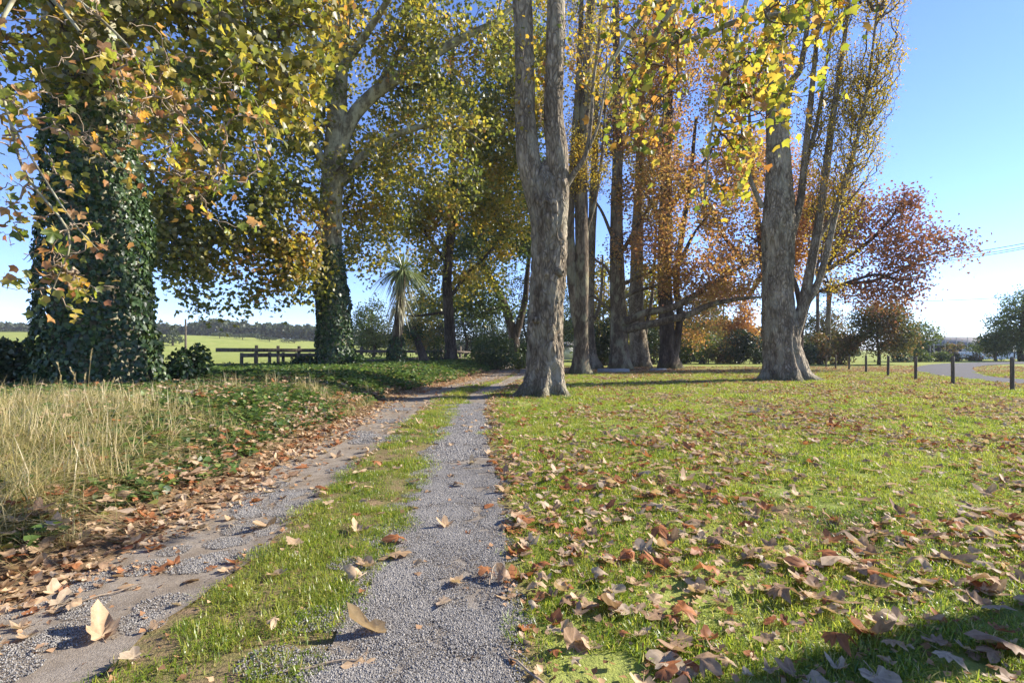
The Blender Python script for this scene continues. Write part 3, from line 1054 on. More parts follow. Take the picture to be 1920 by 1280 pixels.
make_tree("ivied_stump", "leaning dead stump smothered in ivy right of the cabbage tree", b3c,
          [dict(pts=Pl(31, (798, 690), (790, 660), (782, 635), (775, 612)), rad=[.32, .24, .2, .12], rings=20, segs=10, bare=.8)], [],
          [(P(782, 625, 31), (.9, .7, .7), 1)], 25, 420, .12, M["ivy"], M["bark_dark"], M["twig_dark"], cat="stump", template=IVY, seed=9.5, spread=.35, clump=0)

# --- the double-stemmed trunk in the middle
D3 = 15.2
b4 = base_at(1020, D3)
c3 = [(1018, 756), (1019, 735), (1022, 700), (1022, 640), (1024, 570), (1028, 500), (1031, 430), (1027, 380), (1024, 345), (1022, 318), (1021, 300)]
t3 = dict(pts=Pl(D3, *c3), rad=r_px(D3, 74, 70, 66, 63, 60, 60, 64, 64, 54, 30, 3), rings=170, segs=96, flare=(.80, .34, 6), rough=.07, ridge=.115, fz=1.9, fa=4.6, bare=50)
s3a = dict(pts=Pl(D3, (1014, 450), (1004, 370), (991, 300), (986, 220), (984, 140), (982, 60), (979, -20), (974, -140), (970, -300)), rad=r_px(D3, 20, 38, 42, 36, 35, 35, 37, 30, 18), rings=110, segs=40, rough=.06, ridge=.07, fz=1.5, bare=5)
s3b = dict(pts=Pl(D3 - .1, (1044, 460), (1046, 370), (1046, 300), (1038, 220), (1039, 140), (1042, 60), (1044, -20), (1052, -140), (1060, -300)), rad=r_px(D3, 26, 40, 40, 35, 34, 33, 31, 25, 14), rings=110, segs=40, rough=.06, ridge=.07, fz=1.5, bare=5)
limbs3 = [(PD((1062, 345, 15.1), (1078, 322, 15), (1098, 290, 14.9), (1108, 230, 14.9), (1113, 150, 14.9), (1122, 90, 14.9), (1128, -10, 14.9)), [.11, .085, .07, .055, .045, .04, .03], .3),
          (PD((1100, 285, 14.9), (1120, 240, 14.8), (1132, 180, 14.8), (1140, 120, 14.8)), [.05, .04, .03, .02], .3)]
root4, got4, _ = make_tree("poplar_tree", "thick grey ridged trunk splitting into twin stems at the edge of the track", b4, [t3, s3a, s3b], limbs3,
                           [(P(1010, -250, D3), (1.6, 1.6, 3.5), 3), (P(1110, 60, 15), (.8, .8, 2.2), 1), (P(985, 120, D3 - .3), (.7, .6, 2.0), .5), (P(1012, 150, D3 + .3), (.5, .5, 1.9), .9)], 320, 1500, .12,
                           M["plane_gold"], M["bark_grey"], M["twig_pale"], upright=True, seed=3.3, clump=0, spread=.25, twig_r=.004)
# knots where old branches came away
for (px, py, D, r) in ((1052, 510, 14.75, .10), (1059, 345, 14.9, .13), (1003, 600, 14.65, .07)):
    c = P(px, py, D)
    out_ = unit(np.array([c[0] - 1.03, c[1] - D3, 0.0]))
    V, F, _, _ = stem([c - out_ * .25, c, c + out_ * .06, c + out_ * .09], [r * 1.5, r * 1.3, r, r * .35], 16, 14, rough=.1, ridge=.1, seed=px)
    B().add(V.reshape(-1, 3), F).build("knot", M["bark_grey"], root4, smooth=True)

# --- the grove behind it
D5 = 28.2
b5 = base_at(1088, D5)
make_tree("poplar_tree", "slender twin-stemmed trunk just behind the grey double trunk", b5,
          [dict(pts=Pl(D5, (1088, 708), (1088, 690), (1089, 640), (1090, 560), (1091, 470), (1090, 380), (1090, 300), (1098, 180), (1105, 60), (1112, -80), (1115, -200)), rad=r_px(D5, 40, 32, 27, 26, 25, 24, 22, 19, 16, 12, 8), rings=70, segs=20, flare=(.5, .4, 5), ridge=.06, bare=4),
           dict(pts=Pl(D5, (1084, 620), (1077, 560), (1070, 480), (1068, 400), (1075, 310), (1082, 200), (1088, 80), (1092, -100)), rad=r_px(D5, 16, 20, 19, 17, 15, 12, 10, 6), rings=50, segs=14, ridge=.06, bare=4)],
          [(Pl(D5, (1100, 430), (1115, 380), (1128, 300), (1135, 200), (1138, 80)), [.12, .1, .08, .06, .03])],
          [(P(1095, 60, D5), (1.4, 1.3, 6), 3), (P(1082, 280, 27.8), (.8, .8, 2.5), 1.2), (P(1125, 200, D5), (.9, .9, 5), 1.2)], 600, 9000, .11,
          M["poplar_yellow"], M["bark_brown"], M["twig_dark"], upright=True, template=OVAL, seed=12, clump=.3, spread=.4, twig_r=.006)
b5b = base_at(1108, 36)
make_tree("poplar_tree", "thin sunlit poplar trunk half hidden behind the slender twin-stemmed one", b5b,
          [dict(pts=Pl(36, (1112, 694), (1108, 660), (1105, 600), (1107, 500), (1112, 380), (1116, 250), (1120, 80)), rad=r_px(36, 32, 20, 17, 17, 15, 12, 7), rings=50, segs=14, flare=(.5, .5, 4), bare=4)],
          [(Pl(36, (1113, 600), (1122, 580), (1128, 540), (1130, 480)), [.13, .12, .1, .06])],
          [(P(1118, 200, 36), (1.7, 1.6, 7.5), 2)], 400, 6500, .13, M["poplar_yellow"], M["bark_grey"], M["twig_dark"], upright=True, template=OVAL, seed=13, clump=.3, spread=.4)

D6 = 35.0
b6 = base_at(1162, D6)
make_tree("sweetgum_tree", "grey trunk with two long bare limbs reaching right over a concrete slab", b6,
          [dict(pts=Pl(D6, (1163, 702), (1162, 690), (1161, 650), (1160, 600), (1157, 510), (1156, 400), (1158, 260), (1156, 110), (1154, -40), (1152, -200)), rad=r_px(D6, 50, 42, 34, 30, 27, 22, 18, 14, 10, 6), rings=70, segs=20, flare=(.35, .4, 5), ridge=.05, bare=3)],
          [(PD((1166, 606, 34.7), (1190, 596, 34.2), (1215, 585, 33.8), (1260, 577, 33.3), (1300, 555, 33), (1345, 525, 32.6), (1400, 495, 32.2)), [.3, .27, .25, .22, .19, .14, .07], .5),
           (PD((1168, 620, 34.7), (1200, 612, 34), (1245, 602, 33.4), (1290, 590, 33), (1330, 572, 32.7), (1375, 562, 32.4), (1432, 556, 32)), [.27, .26, .24, .22, .18, .13, .06], .5),
           (PD((1166, 560, 35), (1195, 545, 34.6), (1230, 535, 34.3), (1275, 505, 34)), [.15, .13, .1, .06]),
           (PD((1164, 535, 35), (1195, 520, 35), (1235, 502, 35), (1270, 460, 35)), [.14, .12, .09, .05]),
           (PD((1162, 480, 35), (1185, 440, 35), (1210, 400, 35), (1245, 350, 35), (1270, 290, 35)), [.15, .13, .1, .07, .04]),
           (PD((1152, 585, 35), (1128, 568, 34.8), (1112, 555, 34.6), (1100, 560, 34.5)), [.12, .1, .08, .04]),
           (PD((1152, 530, 35), (1135, 500, 34.8), (1118, 488, 34.6), (1104, 470, 34.5)), [.12, .1, .07, .04]),
           (PD((1150, 450, 35), (1130, 400, 35), (1112, 370, 35), (1095, 330, 35)), [.12, .1, .07, .04])],
          [(P(1250, 420, 34), (3.6, 3.2, 4.6), 2.6), (P(1190, 130, 35), (4.2, 3.2, 9.5), 6), (P(1330, 490, 33), (3.4, 2.6, 2.6), 1.2), (P(1120, 420, 35), (1.6, 1.6, 4), .8)],
          1300, 22000, .155, M["gum_orange"], M["bark_brown"], M["twig_dark"], seed=14, spread=.7, clump=.45, cscale=.5)
b7 = base_at(1200, 40.5)
make_tree("poplar_tree", "broad pale trunk catching the sun between two darker grove trees", b7,
          [dict(pts=Pl(40.5, (1200, 694), (1200, 680), (1197, 640), (1193, 580), (1195, 450), (1200, 300), (1204, 120)), rad=r_px(40.5, 42, 38, 32, 28, 22, 16, 9), rings=50, segs=18, flare=(.5, .6, 5), bare=4),
           dict(pts=Pl(40.4, (1206, 640), (1214, 605), (1222, 560), (1228, 480), (1232, 380)), rad=[.18, .16, .14, .1, .06], rings=24, segs=10, bare=4)],
          [], [(P(1205, 250, 41), (2.2, 2, 8), 3)], 450, 8000, .14, M["plane_gold"], M["bark_grey"], M["twig_dark"], upright=True, seed=15, clump=.35, spread=.5)
D8 = 37.5
b8 = base_at(1254, D8)
make_tree("sweetgum_tree", "dark brown trunk with a crooked side stem behind the long bare limbs", b8,
          [dict(pts=Pl(D8, (1255, 700), (1254, 688), (1252, 650), (1249, 590), (1246, 530), (1247, 430), (1250, 300), (1254, 150), (1258, 0), (1260, -150)), rad=r_px(D8, 48, 38, 30, 27, 26, 24, 20, 15, 10, 6), rings=60, segs=18, flare=(.6, .5, 5), ridge=.05, bare=4),
           dict(pts=Pl(D8 - .2, (1262, 670), (1272, 620), (1274, 580), (1268, 545), (1270, 500), (1280, 430), (1295, 330), (1305, 220)), rad=r_px(D8, 20, 13, 12, 12, 11, 10, 8, 5), rings=44, segs=12, bare=4)],
          [(Pl(D8, (1252, 520), (1280, 480), (1300, 440), (1330, 400)), [.2, .16, .1, .06]), (Pl(D8, (1252, 400), (1290, 340), (1330, 290), (1360, 220)), [.2, .16, .1, .06]),
           (Pl(D8, (1242, 420), (1220, 380), (1205, 330)), [.15, .1, .06])],
          [(P(1275, 130, D8), (4.2, 3, 10), 6), (P(1360, 330, D8), (3.0, 3, 5.5), 3), (P(1370, 560, D8), (2.2, 2, 1.8), 1), (P(1300, 620, D8 + 3), (2.0, 1.6, 1.4), .4)],
          1100, 23000, .155, M["gum_orange"], M["bark_dark"], M["twig_dark"], seed=16, spread=.7, clump=.45, cscale=.5)
D9 = 36.5
b9 = base_at(1498, D9)
make_tree("sweetgum_tree", "red-leaved tree spreading out behind the big right-hand trunk", b9,
          [dict(pts=Pl(D9, (1498, 698), (1498, 670), (1500, 620), (1515, 565), (1550, 500), (1590, 430), (1620, 370)), rad=[.4, .28, .26, .22, .18, .13, .07], rings=40, segs=12, flare=(.4, .4, 4), bare=3)],
          [(PD((1522, 550, D9), (1575, 535, 36), (1640, 525, 35.6), (1690, 505, 35.3), (1740, 480, 35), (1800, 462, 34.8)), [.15, .12, .10, .08, .05, .03]),
           (PD((1575, 535, 36), (1640, 515, 35.5), (1690, 525, 35.2), (1735, 520, 35)), [.13, .1, .07, .03]),
           (PD((1545, 510, D9), (1620, 460, 36.3), (1670, 410, 36.1), (1700, 360, 36)), [.17, .13, .09, .04]),
           (PD((1505, 600, D9), (1490, 530, 37), (1460, 480, 37.4), (1400, 440, 37.8)), [.2, .17, .12, .06])],
          [(P(1600, 430, 36.3), (3.0, 2.8, 2.8), 2.8), (P(1690, 470, 35.5), (3.0, 2.4, 2.0), 2.0), (P(1765, 465, 35), (2.0, 1.5, 1.0), .9), (P(1700, 385, 36), (.9, .9, 1.1), .5),
           (P(1640, 545, 35.8), (3.4, 2.0, 1.0), 1.3), (P(1560, 400, 36.5), (2.2, 2, 3.0), 1.2)],
          1300, 13500, .165, M["gum_red"], M["bark_dark"], M["twig_dark"], seed=17, spread=.95, clump=.3, cscale=.6)
b9b = base_at(1446, 41)
make_tree("sweetgum_tree", "pinkish orange tree behind the gap between the grove and the big right-hand trunk", b9b,
          [dict(pts=Pl(41, (1448, 690), (1446, 640), (1440, 560), (1425, 450), (1410, 300), (1400, 120)), rad=[.5, .36, .3, .22, .15, .07], rings=30, segs=10, bare=4)],
          [(Pl(41, (1400, 560), (1440, 500), (1480, 440)), [.2, .14, .06]), (Pl(41, (1400, 500), (1350, 430), (1320, 360)), [.2, .14, .06])],
          [(P(1420, 390, 41), (5.0, 3.5, 6.5), 4), (P(1400, 150, 41), (3.5, 3, 6), 2), (P(1500, 470, 41), (2.5, 2.2, 4), 1.0)],
          1000, 24000, .17, M["gum_pink"], M["bark_dark"], M["twig_dark"], seed=18, spread=.7, clump=.46, cscale=.5)

# --- the big trunk on the right lawn
D10 = 22.7
b10 = base_at(1470, D10)
t8 = dict(pts=Pl(D10, (1472, 726), (1471, 710), (1468, 680), (1464, 640), (1460, 580), (1459, 500), (1460, 430), (1460, 350), (1458, 270), (1455, 190), (1450, 110), (1447, 30), (1442, -80), (1438, -220)),
          rad=r_px(D10, 76, 71, 65, 60, 54, 49, 54, 43, 36, 35, 28, 23, 17, 9), rings=150, segs=80, flare=(.75, .5, 5), rough=.09, ridge=.10, fz=1.6, fa=4.2, bare=5)
limbs8 = [
    (PD((1482, 640, 22.5), (1500, 592, 22.4), (1510, 550, 22.4), (1520, 500, 22.4), (1533, 430, 22.4), (1545, 350, 22.4), (1556, 260, 22.4), (1572, 150, 22.4), (1590, 20, 22.4), (1600, -120, 22.4)), [0.302, 0.245, 0.216, 0.194, 0.18, 0.158, 0.137, 0.108, 0.072, 0.036], .3),
    (PD((1508, 572, 22.4), (1530, 540, 22.2), (1548, 480, 22), (1562, 420, 22), (1580, 350, 22), (1605, 270, 22), (1625, 170, 22), (1640, 60, 22), (1650, -60, 22)), [0.158, 0.144, 0.13, 0.122, 0.101, 0.0864, 0.0648, 0.0432, 0.0216], .25),
    (PD((1484, 440, 22.6), (1500, 380, 22.6), (1508, 310, 22.7), (1516, 230, 22.8), (1526, 130, 22.9), (1536, 20, 23), (1545, -120, 23)), [0.187, 0.158, 0.144, 0.13, 0.101, 0.072, 0.036], .2),
    (PD((1474, 190, 22.6), (1486, 150, 22.5), (1500, 130, 22.5), (1512, 60, 22.5), (1520, -60, 22.5)), [0.173, 0.144, 0.122, 0.101, 0.0576], .2),
    (PD((1512, 300, 22.7), (1530, 240, 22.9), (1545, 150, 23), (1560, 40, 23.1)), [0.101, 0.0864, 0.0648, 0.036], .2),
    (PD((1430, 390, 22.7), (1410, 345, 22.7), (1396, 300, 22.7), (1378, 250, 22.7), (1366, 190, 22.7), (1358, 120, 22.7)), [0.108, 0.0864, 0.072, 0.0612, 0.0432, 0.0216], .3),
    (PD((1398, 305, 22.7), (1392, 260, 22.6), (1388, 210, 22.6), (1384, 150, 22.6)), [0.0576, 0.0504, 0.036, 0.0216], .3),
    (PD((1520, 500, 22.4), (1540, 440, 22.8), (1575, 380, 23), (1600, 300, 23.1), (1620, 200, 23.2)), [0.0936, 0.0864, 0.072, 0.0504, 0.0288], .2),
]
vol8 = [(P(1575, 330, 22.6), (1.7, 1.6, 5.4), 4.6), (P(1620, 60, 22.6), (1.6, 1.6, 5.0), 4.6), (P(1510, 40, 22.8), (1.8, 1.6, 5.2), 2.8), (P(1380, 150, 22.6), (.9, .9, 3.6), .7), (P(1600, 420, 22.3), (1.0, 1.0, 2.6), .9)]
root8, got8, paths8 = make_tree("poplar_tree", "big flared grey trunk on the right lawn with upright whippy branches", b10, [t8], limbs8, vol8, 4600, 24000, .10,
                                M["poplar_yellow"], M["bark_grey"], M["twig_dark"], upright=True, template=OVAL, seed=6.1, clump=.38, cscale=.45, spread=.28, twig_r=.0065, maxr=.06)

# --- plane tree out of the frame on the right: its trunk and low crown shade the corner of the lawn, its limbs hang into the picture
b11 = np.array([8.3, 4.35, float(gz(8.3, 4.35))])
limbs11 = [
    ([b11 + (0, 0, 5.6), (7.0, 5.0, 6.9), (5.4, 5.3, 7.2), (3.8, 5.2, 6.6), (2.6, 5.1, 5.8), (1.7, 5.2, 4.9), (1.3, 5.4, 4.3)], [.12, .10, .08, .06, .045, .03, .018], .6),
    ([(5.4, 5.3, 7.2), (4.2, 4.7, 6.5), (3.2, 4.3, 5.3), (2.5, 4.15, 4.5)], [.09, .06, .035, .018], .55),
    ([(3.8, 5.2, 6.6), (2.8, 5.9, 6.2), (1.7, 6.2, 5.5), (1.1, 6.3, 4.7)], [.07, .045, .03, .016], .45),
    ([(2.6, 5.1, 5.8), (2.3, 5.2, 4.6), (2.05, 5.2, 3.7), (1.95, 5.2, 2.9)], [.03, .022, .014, .007], .2),
    ([b11 + (0, 0, 5.0), (7.9, 3.8, 5.6), (7.2, 3.0, 6.0)], [.10, .07, .03]),
    ([b11 + (0, 0, 5.2), (8.9, 3.7, 5.9), (9.6, 3.2, 6.2)], [.17, .12, .05]),
    (PD((1560, 190, 5.1), (1480, 30, 5.1), (1420, 33, 5.1), (1370, 45, 5.1), (1330, 62, 5.1), (1280, 80, 5.1), (1240, 84, 5.1), (1200, 78, 5.1), (1140, 45, 5.1))[1:], [.03, .028, .026, .024, .022, .018, .014, .008], .0),
]
vol11 = [(np.array([8.8, 2.9, 5.6]), (1.6, .9, 1.0), 1.0)]
root11, _, _ = make_tree("plane_tree", "plane tree just outside the view whose yellow-leaved branches hang in at the top right", b11,
                         [dict(pts=[b11 + (0, 0, -.3), b11 + (0, 0, 1.5), b11 + (-.1, .1, 3.2), b11 + (-.1, .1, 5.0), b11 + (0, .2, 8)], rad=[.26, .20, .18, .15, .08], rings=40, segs=18, flare=(.4, .5, 5), bare=4)],
                         limbs11, vol11, 60, 260, .15, M["over_yellow"], M["bark_plane"], M["twig_dark"], seed=21, clump=.3, spread=.4, maxr=.06)
volo = [(P(1330, 130, 5.0), (1.15, .6, .85), 4.0), (P(1335, 300, 5.2), (.42, .35, .55), 1.6), (P(1180, 110, 6.1), (.6, .6, .9), 1.0), (P(1470, 60, 4.2), (.42, .4, .42), 1.0),
        (P(1400, 130, 4.6), (.5, .4, .5), 1.0), (P(1570, 10, 4.0), (.3, .3, .2), .35), (P(1160, 10, 6), (.8, .5, .5), .8)]
hn, hd = [], []
for l in limbs11[:4] + limbs11[6:]:
    C, t = resample(l[0], 60)
    s_ = 0 if l is limbs11[6] else 26
    hn.append(C[s_:])
    hd.append(unit(np.gradient(C, axis=0))[s_:])
op, ol = grow(np.concatenate(hn), np.concatenate(hd), sample_vol(volo, 300, .34, 1.6, 14.0), False, -0.02, k=6)
Ro = np.minimum(.0034 * ol ** .45, .02)
Ro[:, -1] *= .5
tubes(op, Ro, 5).build("hanging_twigs", M["twig_dark"], root11, kind="stuff")
lp = leaf_spots(op, 298, .4, .05)
hang_leaves(root11, lp, rng.normal(size=(298, 3)) * .6 + np.array([0, 0, -.8]), rdir(298) + np.array([.2, -.6, .3]), rng.uniform(.08, .155, 298),
            rng.choice(["hang_green", "hang_yellow", "hang_lime", "hang_orange", "hang_tan"], 298, p=[.18, .32, .20, .20, .10]))
lp = leaf_spots(op, 900, .3, .12)
place(LOBED, lp, rng.normal(size=(900, 3)) * .6 + np.array([0, 0, -.7]), rdir(900) + np.array([.2, -.4, .3]), rng.uniform(.05, .10, 900)).build("small_leaves", M["over_yellow"], root11, kind="stuff")

# ------------------------------------------------------------------ shrubs, small trees, palms
def shrub(name, label, px, D, zc, radii, n, lsize, mat, template=OVAL, group=None, cat="shrub", dark=M["twig_dark"], lift=0.0, clumps=9, dx=0.0):
    """a bushy plant of many leafy clumps round a few stems"""
    b0 = base_at(px, D)
    root = thing(name, label, cat, b0, group)
    rx, ry, rz = radii
    c = b0 + np.array([dx, 0, zc])
    sub = []
    for i in range(clumps):
        d = rdir(1)[0] * np.array([rx, ry, rz]) * rng.uniform(.45, .72)
        sub.append((c + d, np.array([rx, ry, rz]) * rng.uniform(.32, .5), 1.0))
    sub.append((c, np.array([rx, ry, rz]) * .7, 1.6))
    tg = sample_vol(sub, 26, 0, 1, 0)
    st = np.repeat((b0 + rng.normal(size=(26, 3)) * np.array([rx, ry, 0]) * .15)[:, None], 4, 1)
    tt = np.linspace(0, 1, 4)[None, :, None]
    pth = st * (1 - tt) + tg[:, None] * tt
    pth[:, 1:3, :2] += rng.normal(size=(26, 2, 2)) * rx * .06
    pth[:, 0, 2] -= .1
    tubes(pth, np.linspace(1, .35, 4)[None] * np.full((26, 1), .012 + .012 * rx), 5).build("stems", dark, root, kind="stuff")
    pos = sample_vol(sub, n, 0, 1, 0, shell=.3)
    pos = pos[pos[:, 2] > gz(pos[:, 0], pos[:, 1]) + 0.03]
    n = len(pos)
    out_ = unit(pos - c)
    nr = out_ * .7 + rng.normal(size=(n, 3)) * .5 + np.array([0, 0, .5])
    ax = rdir(n) + np.array([0, 0, -.4]) + out_ * .4
    rnd = np.clip(.6 * rng.uniform(0, 1, n) + .5 * vnoise(pos * 1.6 / max(rx, .5) + px) - .05, 0, 1)
    place(template, pos, ax, nr, lsize * rng.uniform(.65, 1.3, n), None, rnd).build("foliage", mat, root, kind="stuff")
    return root


def small_tree(name, label, px, D, trunk_px, rad, vol, ntgt, nleaf, lsize, mat, group=None, seed=1.0, **kw):
    b0 = base_at(px, D)
    pts = [P(a, c, D) for a, c in trunk_px]
    pts[0][2] = b0[2] - .1
    return make_tree(name, label, b0, [dict(pts=pts, rad=rad, rings=18, segs=8, bare=kw.pop("bare", 1.0))], [], vol, ntgt, nleaf, lsize, mat, M["bark_dark"], M["twig_dark"], group=group, seed=seed, **kw)


shrub("ivy_mound", "rounded mound of ivy beside the huge ivied trunk", 345, 13.6, .55, (.62, .6, .62), 2300, .095, M["ivy"], IVY, cat="ivy")
shrub("shrub", "dark round bush in deep shade at the left edge", 38, 12.4, .6, (.78, .7, .72), 2600, .10, M["dark_green"], IVY, cat="shrub")
shrub("bramble", "low leafy tangle between the dark round bush and the ivied trunk", 90, 12.0, .25, (.75, .5, .4), 900, .09, M["ivy"], IVY, cat="shrub")
shrub("ivy_mound", "low ivy hump at the right foot of the second plane trunk", 664, 23.4, .3, (.55, .6, .48), 900, .12, M["ivy"], IVY, cat="ivy")
shrub("ivy_mound", "dark ivy hump at the left foot of the second plane trunk", 572, 23.6, .2, (.85, .7, .42), 900, .12, M["ivy"], IVY, cat="ivy")
shrub("shrub", "sunlit light green bush at the bend of the track", 925, 35.0, 1.25, (2.1, 1.8, 1.45), 4200, .17, M["mid_green"], OVAL)
shrub("shrub", "smaller green bush tucked against the light green bush", 978, 37.0, 1.0, (1.2, 1.2, 1.2), 1700, .17, M["mid_green"], OVAL)
shrub("shrub", "thin scraggly sapling between the leaning stump and the slim plane trunk", 815, 33.0, 1.0, (.8, .7, 1.2), 650, .15, M["mid_green"], OVAL)
shrub("evergreen_tree", "near black evergreen seen in the gap behind the bare limbed trunk", 1131, 44.0, 1.9, (1.5, 1.2, 3.0), 5200, .22, M["dark_green"], OVAL, cat="evergreen")
shrub("shrub", "dark green shrub behind the broad pale trunk", 1225, 48.0, 1.5, (2.2, 1.5, 2.0), 3200, .2, M["dark_green"], OVAL)
HG = "shrubs of the border behind the lawn"
for i, (px, D, zc, r, n, mt, lab) in enumerate([
        (1285, 49, 1.5, (1.8, 1.5, 1.7), 2600, "mid_green", "green border shrub just right of the dark brown grove trunk"),
        (1318, 50, 1.9, (2.0, 1.5, 2.1), 2600, "mid_green", "taller light green border shrub under orange leaves"),
        (1350, 51, 1.3, (1.6, 1.4, 1.5), 2000, "brown_green", "brownish twiggy border shrub in the middle of the border"),
        (1385, 50, 1.7, (1.9, 1.5, 2.0), 3400, "dark_green", "dark green border shrub left of the big right-hand trunk"),
        (1418, 49, 1.4, (1.5, 1.4, 1.8), 2600, "dark_green", "darkest border shrub touching the outline of the big right-hand trunk"),
        (1512, 47, 1.3, (1.1, 1.2, 1.5), 1700, "dark_green", "dark shrub close to the right side of the big trunk"),
        (1540, 48, 1.6, (1.6, 1.4, 1.9), 2000, "brown_green", "rusty shrub in front of the palm"),
        (1575, 48, 1.5, (1.6, 1.4, 1.7), 2000, "brown_green", "brown green shrub left of the round small tree")]):
    shrub("shrub", lab, px, D, zc, r, n, .2, M[mt], OVAL, HG)
for i, (px, D, zc, r, n, mt, lab) in enumerate([
        (1690, 56, .5, (1.5, 1.2, .75), 900, "dark_green", "low dark hedge plant under the round small tree"),
        (1726, 57, .7, (1.3, 1.2, .9), 1000, "mid_green", "glossy low hedge plant left of the dark house"),
        (1757, 58, .6, (1.3, 1.2, .8), 900, "mid_green", "low hedge plant at the left corner of the dark house"),
        (1792, 60, .45, (1.1, 1.0, .7), 700, "brown_green", "low brownish hedge plant in front of the white fence"),
        (1828, 62, .4, (1.2, 1.0, .6), 600, "brown_green", "lowest hedge plant before the white fence near the drive")]):
    shrub("hedge_plant", lab, px, D, zc, r, n, .2, M[mt], OVAL, "low hedge beyond the drive")

small_tree("small_tree", "round brown green small tree beyond the row of posts", 1650, 47, [(1648, 690), (1648, 660), (1645, 630), (1652, 590)], [.16, .12, .08, .04],
           [(P(1650, 615, 47), (2.9, 2.4, 2.3), 3), (P(1655, 590, 47), (2.0, 1.8, 1.4), 1), (P(1625, 640, 47), (1.8, 1.5, 1.0), .8), (P(1690, 640, 47), (1.6, 1.5, 1.0), .8)], 420, 11000, .22, M["brown_green"], seed=31, template=OVAL, spread=.7, clump=.15)
small_tree("small_tree", "slight green tree right of the round small tree", 1715, 60, [(1715, 682), (1717, 655), (1722, 625)], [.15, .1, .05],
           [(P(1722, 628, 60), (2.4, 2, 1.5), 2), (P(1705, 650, 60), (2.0, 1.6, 1.3), 1)], 200, 3200, .25, M["mid_green"], seed=32, template=OVAL, spread=.7, clump=.3)
small_tree("oak_tree", "dark leafy tree at the right edge above the white fence", 1915, 62, [(1915, 678), (1912, 645), (1918, 600), (1920, 560)], [.35, .28, .2, .1],
           [(P(1920, 595, 62), (3.6, 3, 3.4), 3), (P(1880, 640, 62), (2.4, 2, 1.6), 1.3), (P(1955, 620, 62), (3.2, 2.5, 3.0), 1.2)], 480, 15000, .26, M["mid_green"], seed=33, template=OVAL, spread=.8, clump=.2)
small_tree("small_tree", "little yellow green tree in front of the dark house wall", 1830, 70, [(1830, 674), (1830, 660), (1832, 650)], [.08, .06, .03],
           [(P(1830, 652, 70), (1.2, 1, .9), 1)], 40, 500, .2, M["mid_green"], seed=34, template=OVAL, spread=.3, clump=0, bare=.5)
small_tree("small_tree", "little grey green tree against the left end of the dark house", 1787, 70, [(1787, 674), (1787, 660), (1787, 650)], [.08, .06, .03],
           [(P(1787, 652, 70), (1.5, 1, 1.0), 1)], 40, 560, .2, M["brown_green"], seed=35, template=OVAL, spread=.3, clump=0, bare=.5)
small_tree("bush_tree", "orange tinged bush at the left foot of the leafy edge tree", 1865, 64, [(1865, 676), (1865, 660), (1868, 640)], [.1, .08, .04],
           [(P(1862, 645, 64), (1.5, 1.2, 1.6), 1)], 70, 1100, .2, M["brown_green"], seed=36, template=OVAL, spread=.35, clump=0, bare=.5)


BG = "trees closing the view behind the avenue"
for i, (px, D, yt, w, mt, lab) in enumerate([
        (700, 62, 560, 2.6, "mid_green", "green background tree between the second plane trunk and the cabbage tree"),
        (790, 66, 545, 3.4, "plane_green", "yellow green background tree behind the leaning stump"),
        (872, 64, 520, 3.8, "dark_green", "dark background tree left of the crooked forked tree"),
        (925, 70, 555, 3.2, "mid_green", "background tree filling in beneath the crooked forked tree"),
        (985, 68, 500, 3.2, "dark_green", "dark background tree touching the left edge of the grey double trunk"),
        (1078, 66, 520, 2.6, "mid_green", "background tree in the slot between the grey double trunk and the slender one"),
        (1135, 64, 480, 3.0, "plane_gold", "golden background tree behind the thin sunlit poplar trunk"),
        (1215, 62, 500, 3.2, "plane_gold", "golden background tree between the bare limbed trunk and the dark brown one"),
        (1300, 60, 540, 3.4, "brown_green", "brown green background tree right of the dark brown trunk"),
        (1360, 64, 520, 3.6, "gum_pink", "pinkish background tree above the border shrubs"),
        (1545, 66, 575, 3.0, "brown_green", "brown green background tree round the foot of the palm")]):
    zt_ = H - (yt - HY) * D / FPX
    small_tree("background_tree", lab, px, D, [(px, 680), (px + 3, 640), (px - 4, 600), (px, yt + 20)], [.22, .17, .12, .05],
               [(np.array([(px - CX) * D / FPX, D, zt_ * .58]), np.array([w, 2.4, zt_ * .42]), 2), (np.array([(px - CX) * D / FPX + .6, D, zt_ * .3]), np.array([w * 1.1, 2.2, zt_ * .26]), 1)],
               360, 6500, .26, M[mt], BG, seed=80 + i, template=OVAL if "green" in mt and "plane" not in mt else LOBED, spread=.8, clump=.3)


def strap_leaves(base_pts, dirs, length, width, sag, k=5, mat=None, rnd=None, b=None):
    """long strap leaves, each a bent strip with a shallow channel"""
    n = len(base_pts)
    L = np.broadcast_to(np.asarray(length, float), (n,))
    t = np.linspace(0, 1, k)
    p = base_pts[:, None] + dirs[:, None] * (L[:, None] * t)[..., None]
    s = np.broadcast_to(np.asarray(sag, float), (n,))
    p[..., 2] -= s[:, None] * L[:, None] * t ** 2
    T = unit(np.gradient(p, axis=1))
    side = unit(np.cross(T, np.array([0, 0, 1.0]) + rng.normal(size=(n, 1, 3)) * .25))
    w = np.broadcast_to(np.asarray(width, float), (n,))[:, None] * np.interp(t, [0, .25, .7, 1], [.6, 1, .8, .05])
    nrm = np.cross(side, T)
    a = p - side * w[..., None] / 2 + nrm * w[..., None] * .2
    c = p + side * w[..., None] / 2 + nrm * w[..., None] * .2
    V = np.stack([a, p, c], 2)
    idx = np.arange(n * k * 3).reshape(n, k, 3)
    F = []
    for j in (0, 1):
        F.append(np.stack([idx[:, :-1, j], idx[:, :-1, j + 1], idx[:, 1:, j + 1], idx[:, 1:, j]], -1).reshape(-1, 4))
    b = b or B()
    b.add(V.reshape(-1, 3), F, np.repeat(rng.uniform(0, 1, n) if rnd is None else rnd, k * 3))
    return b


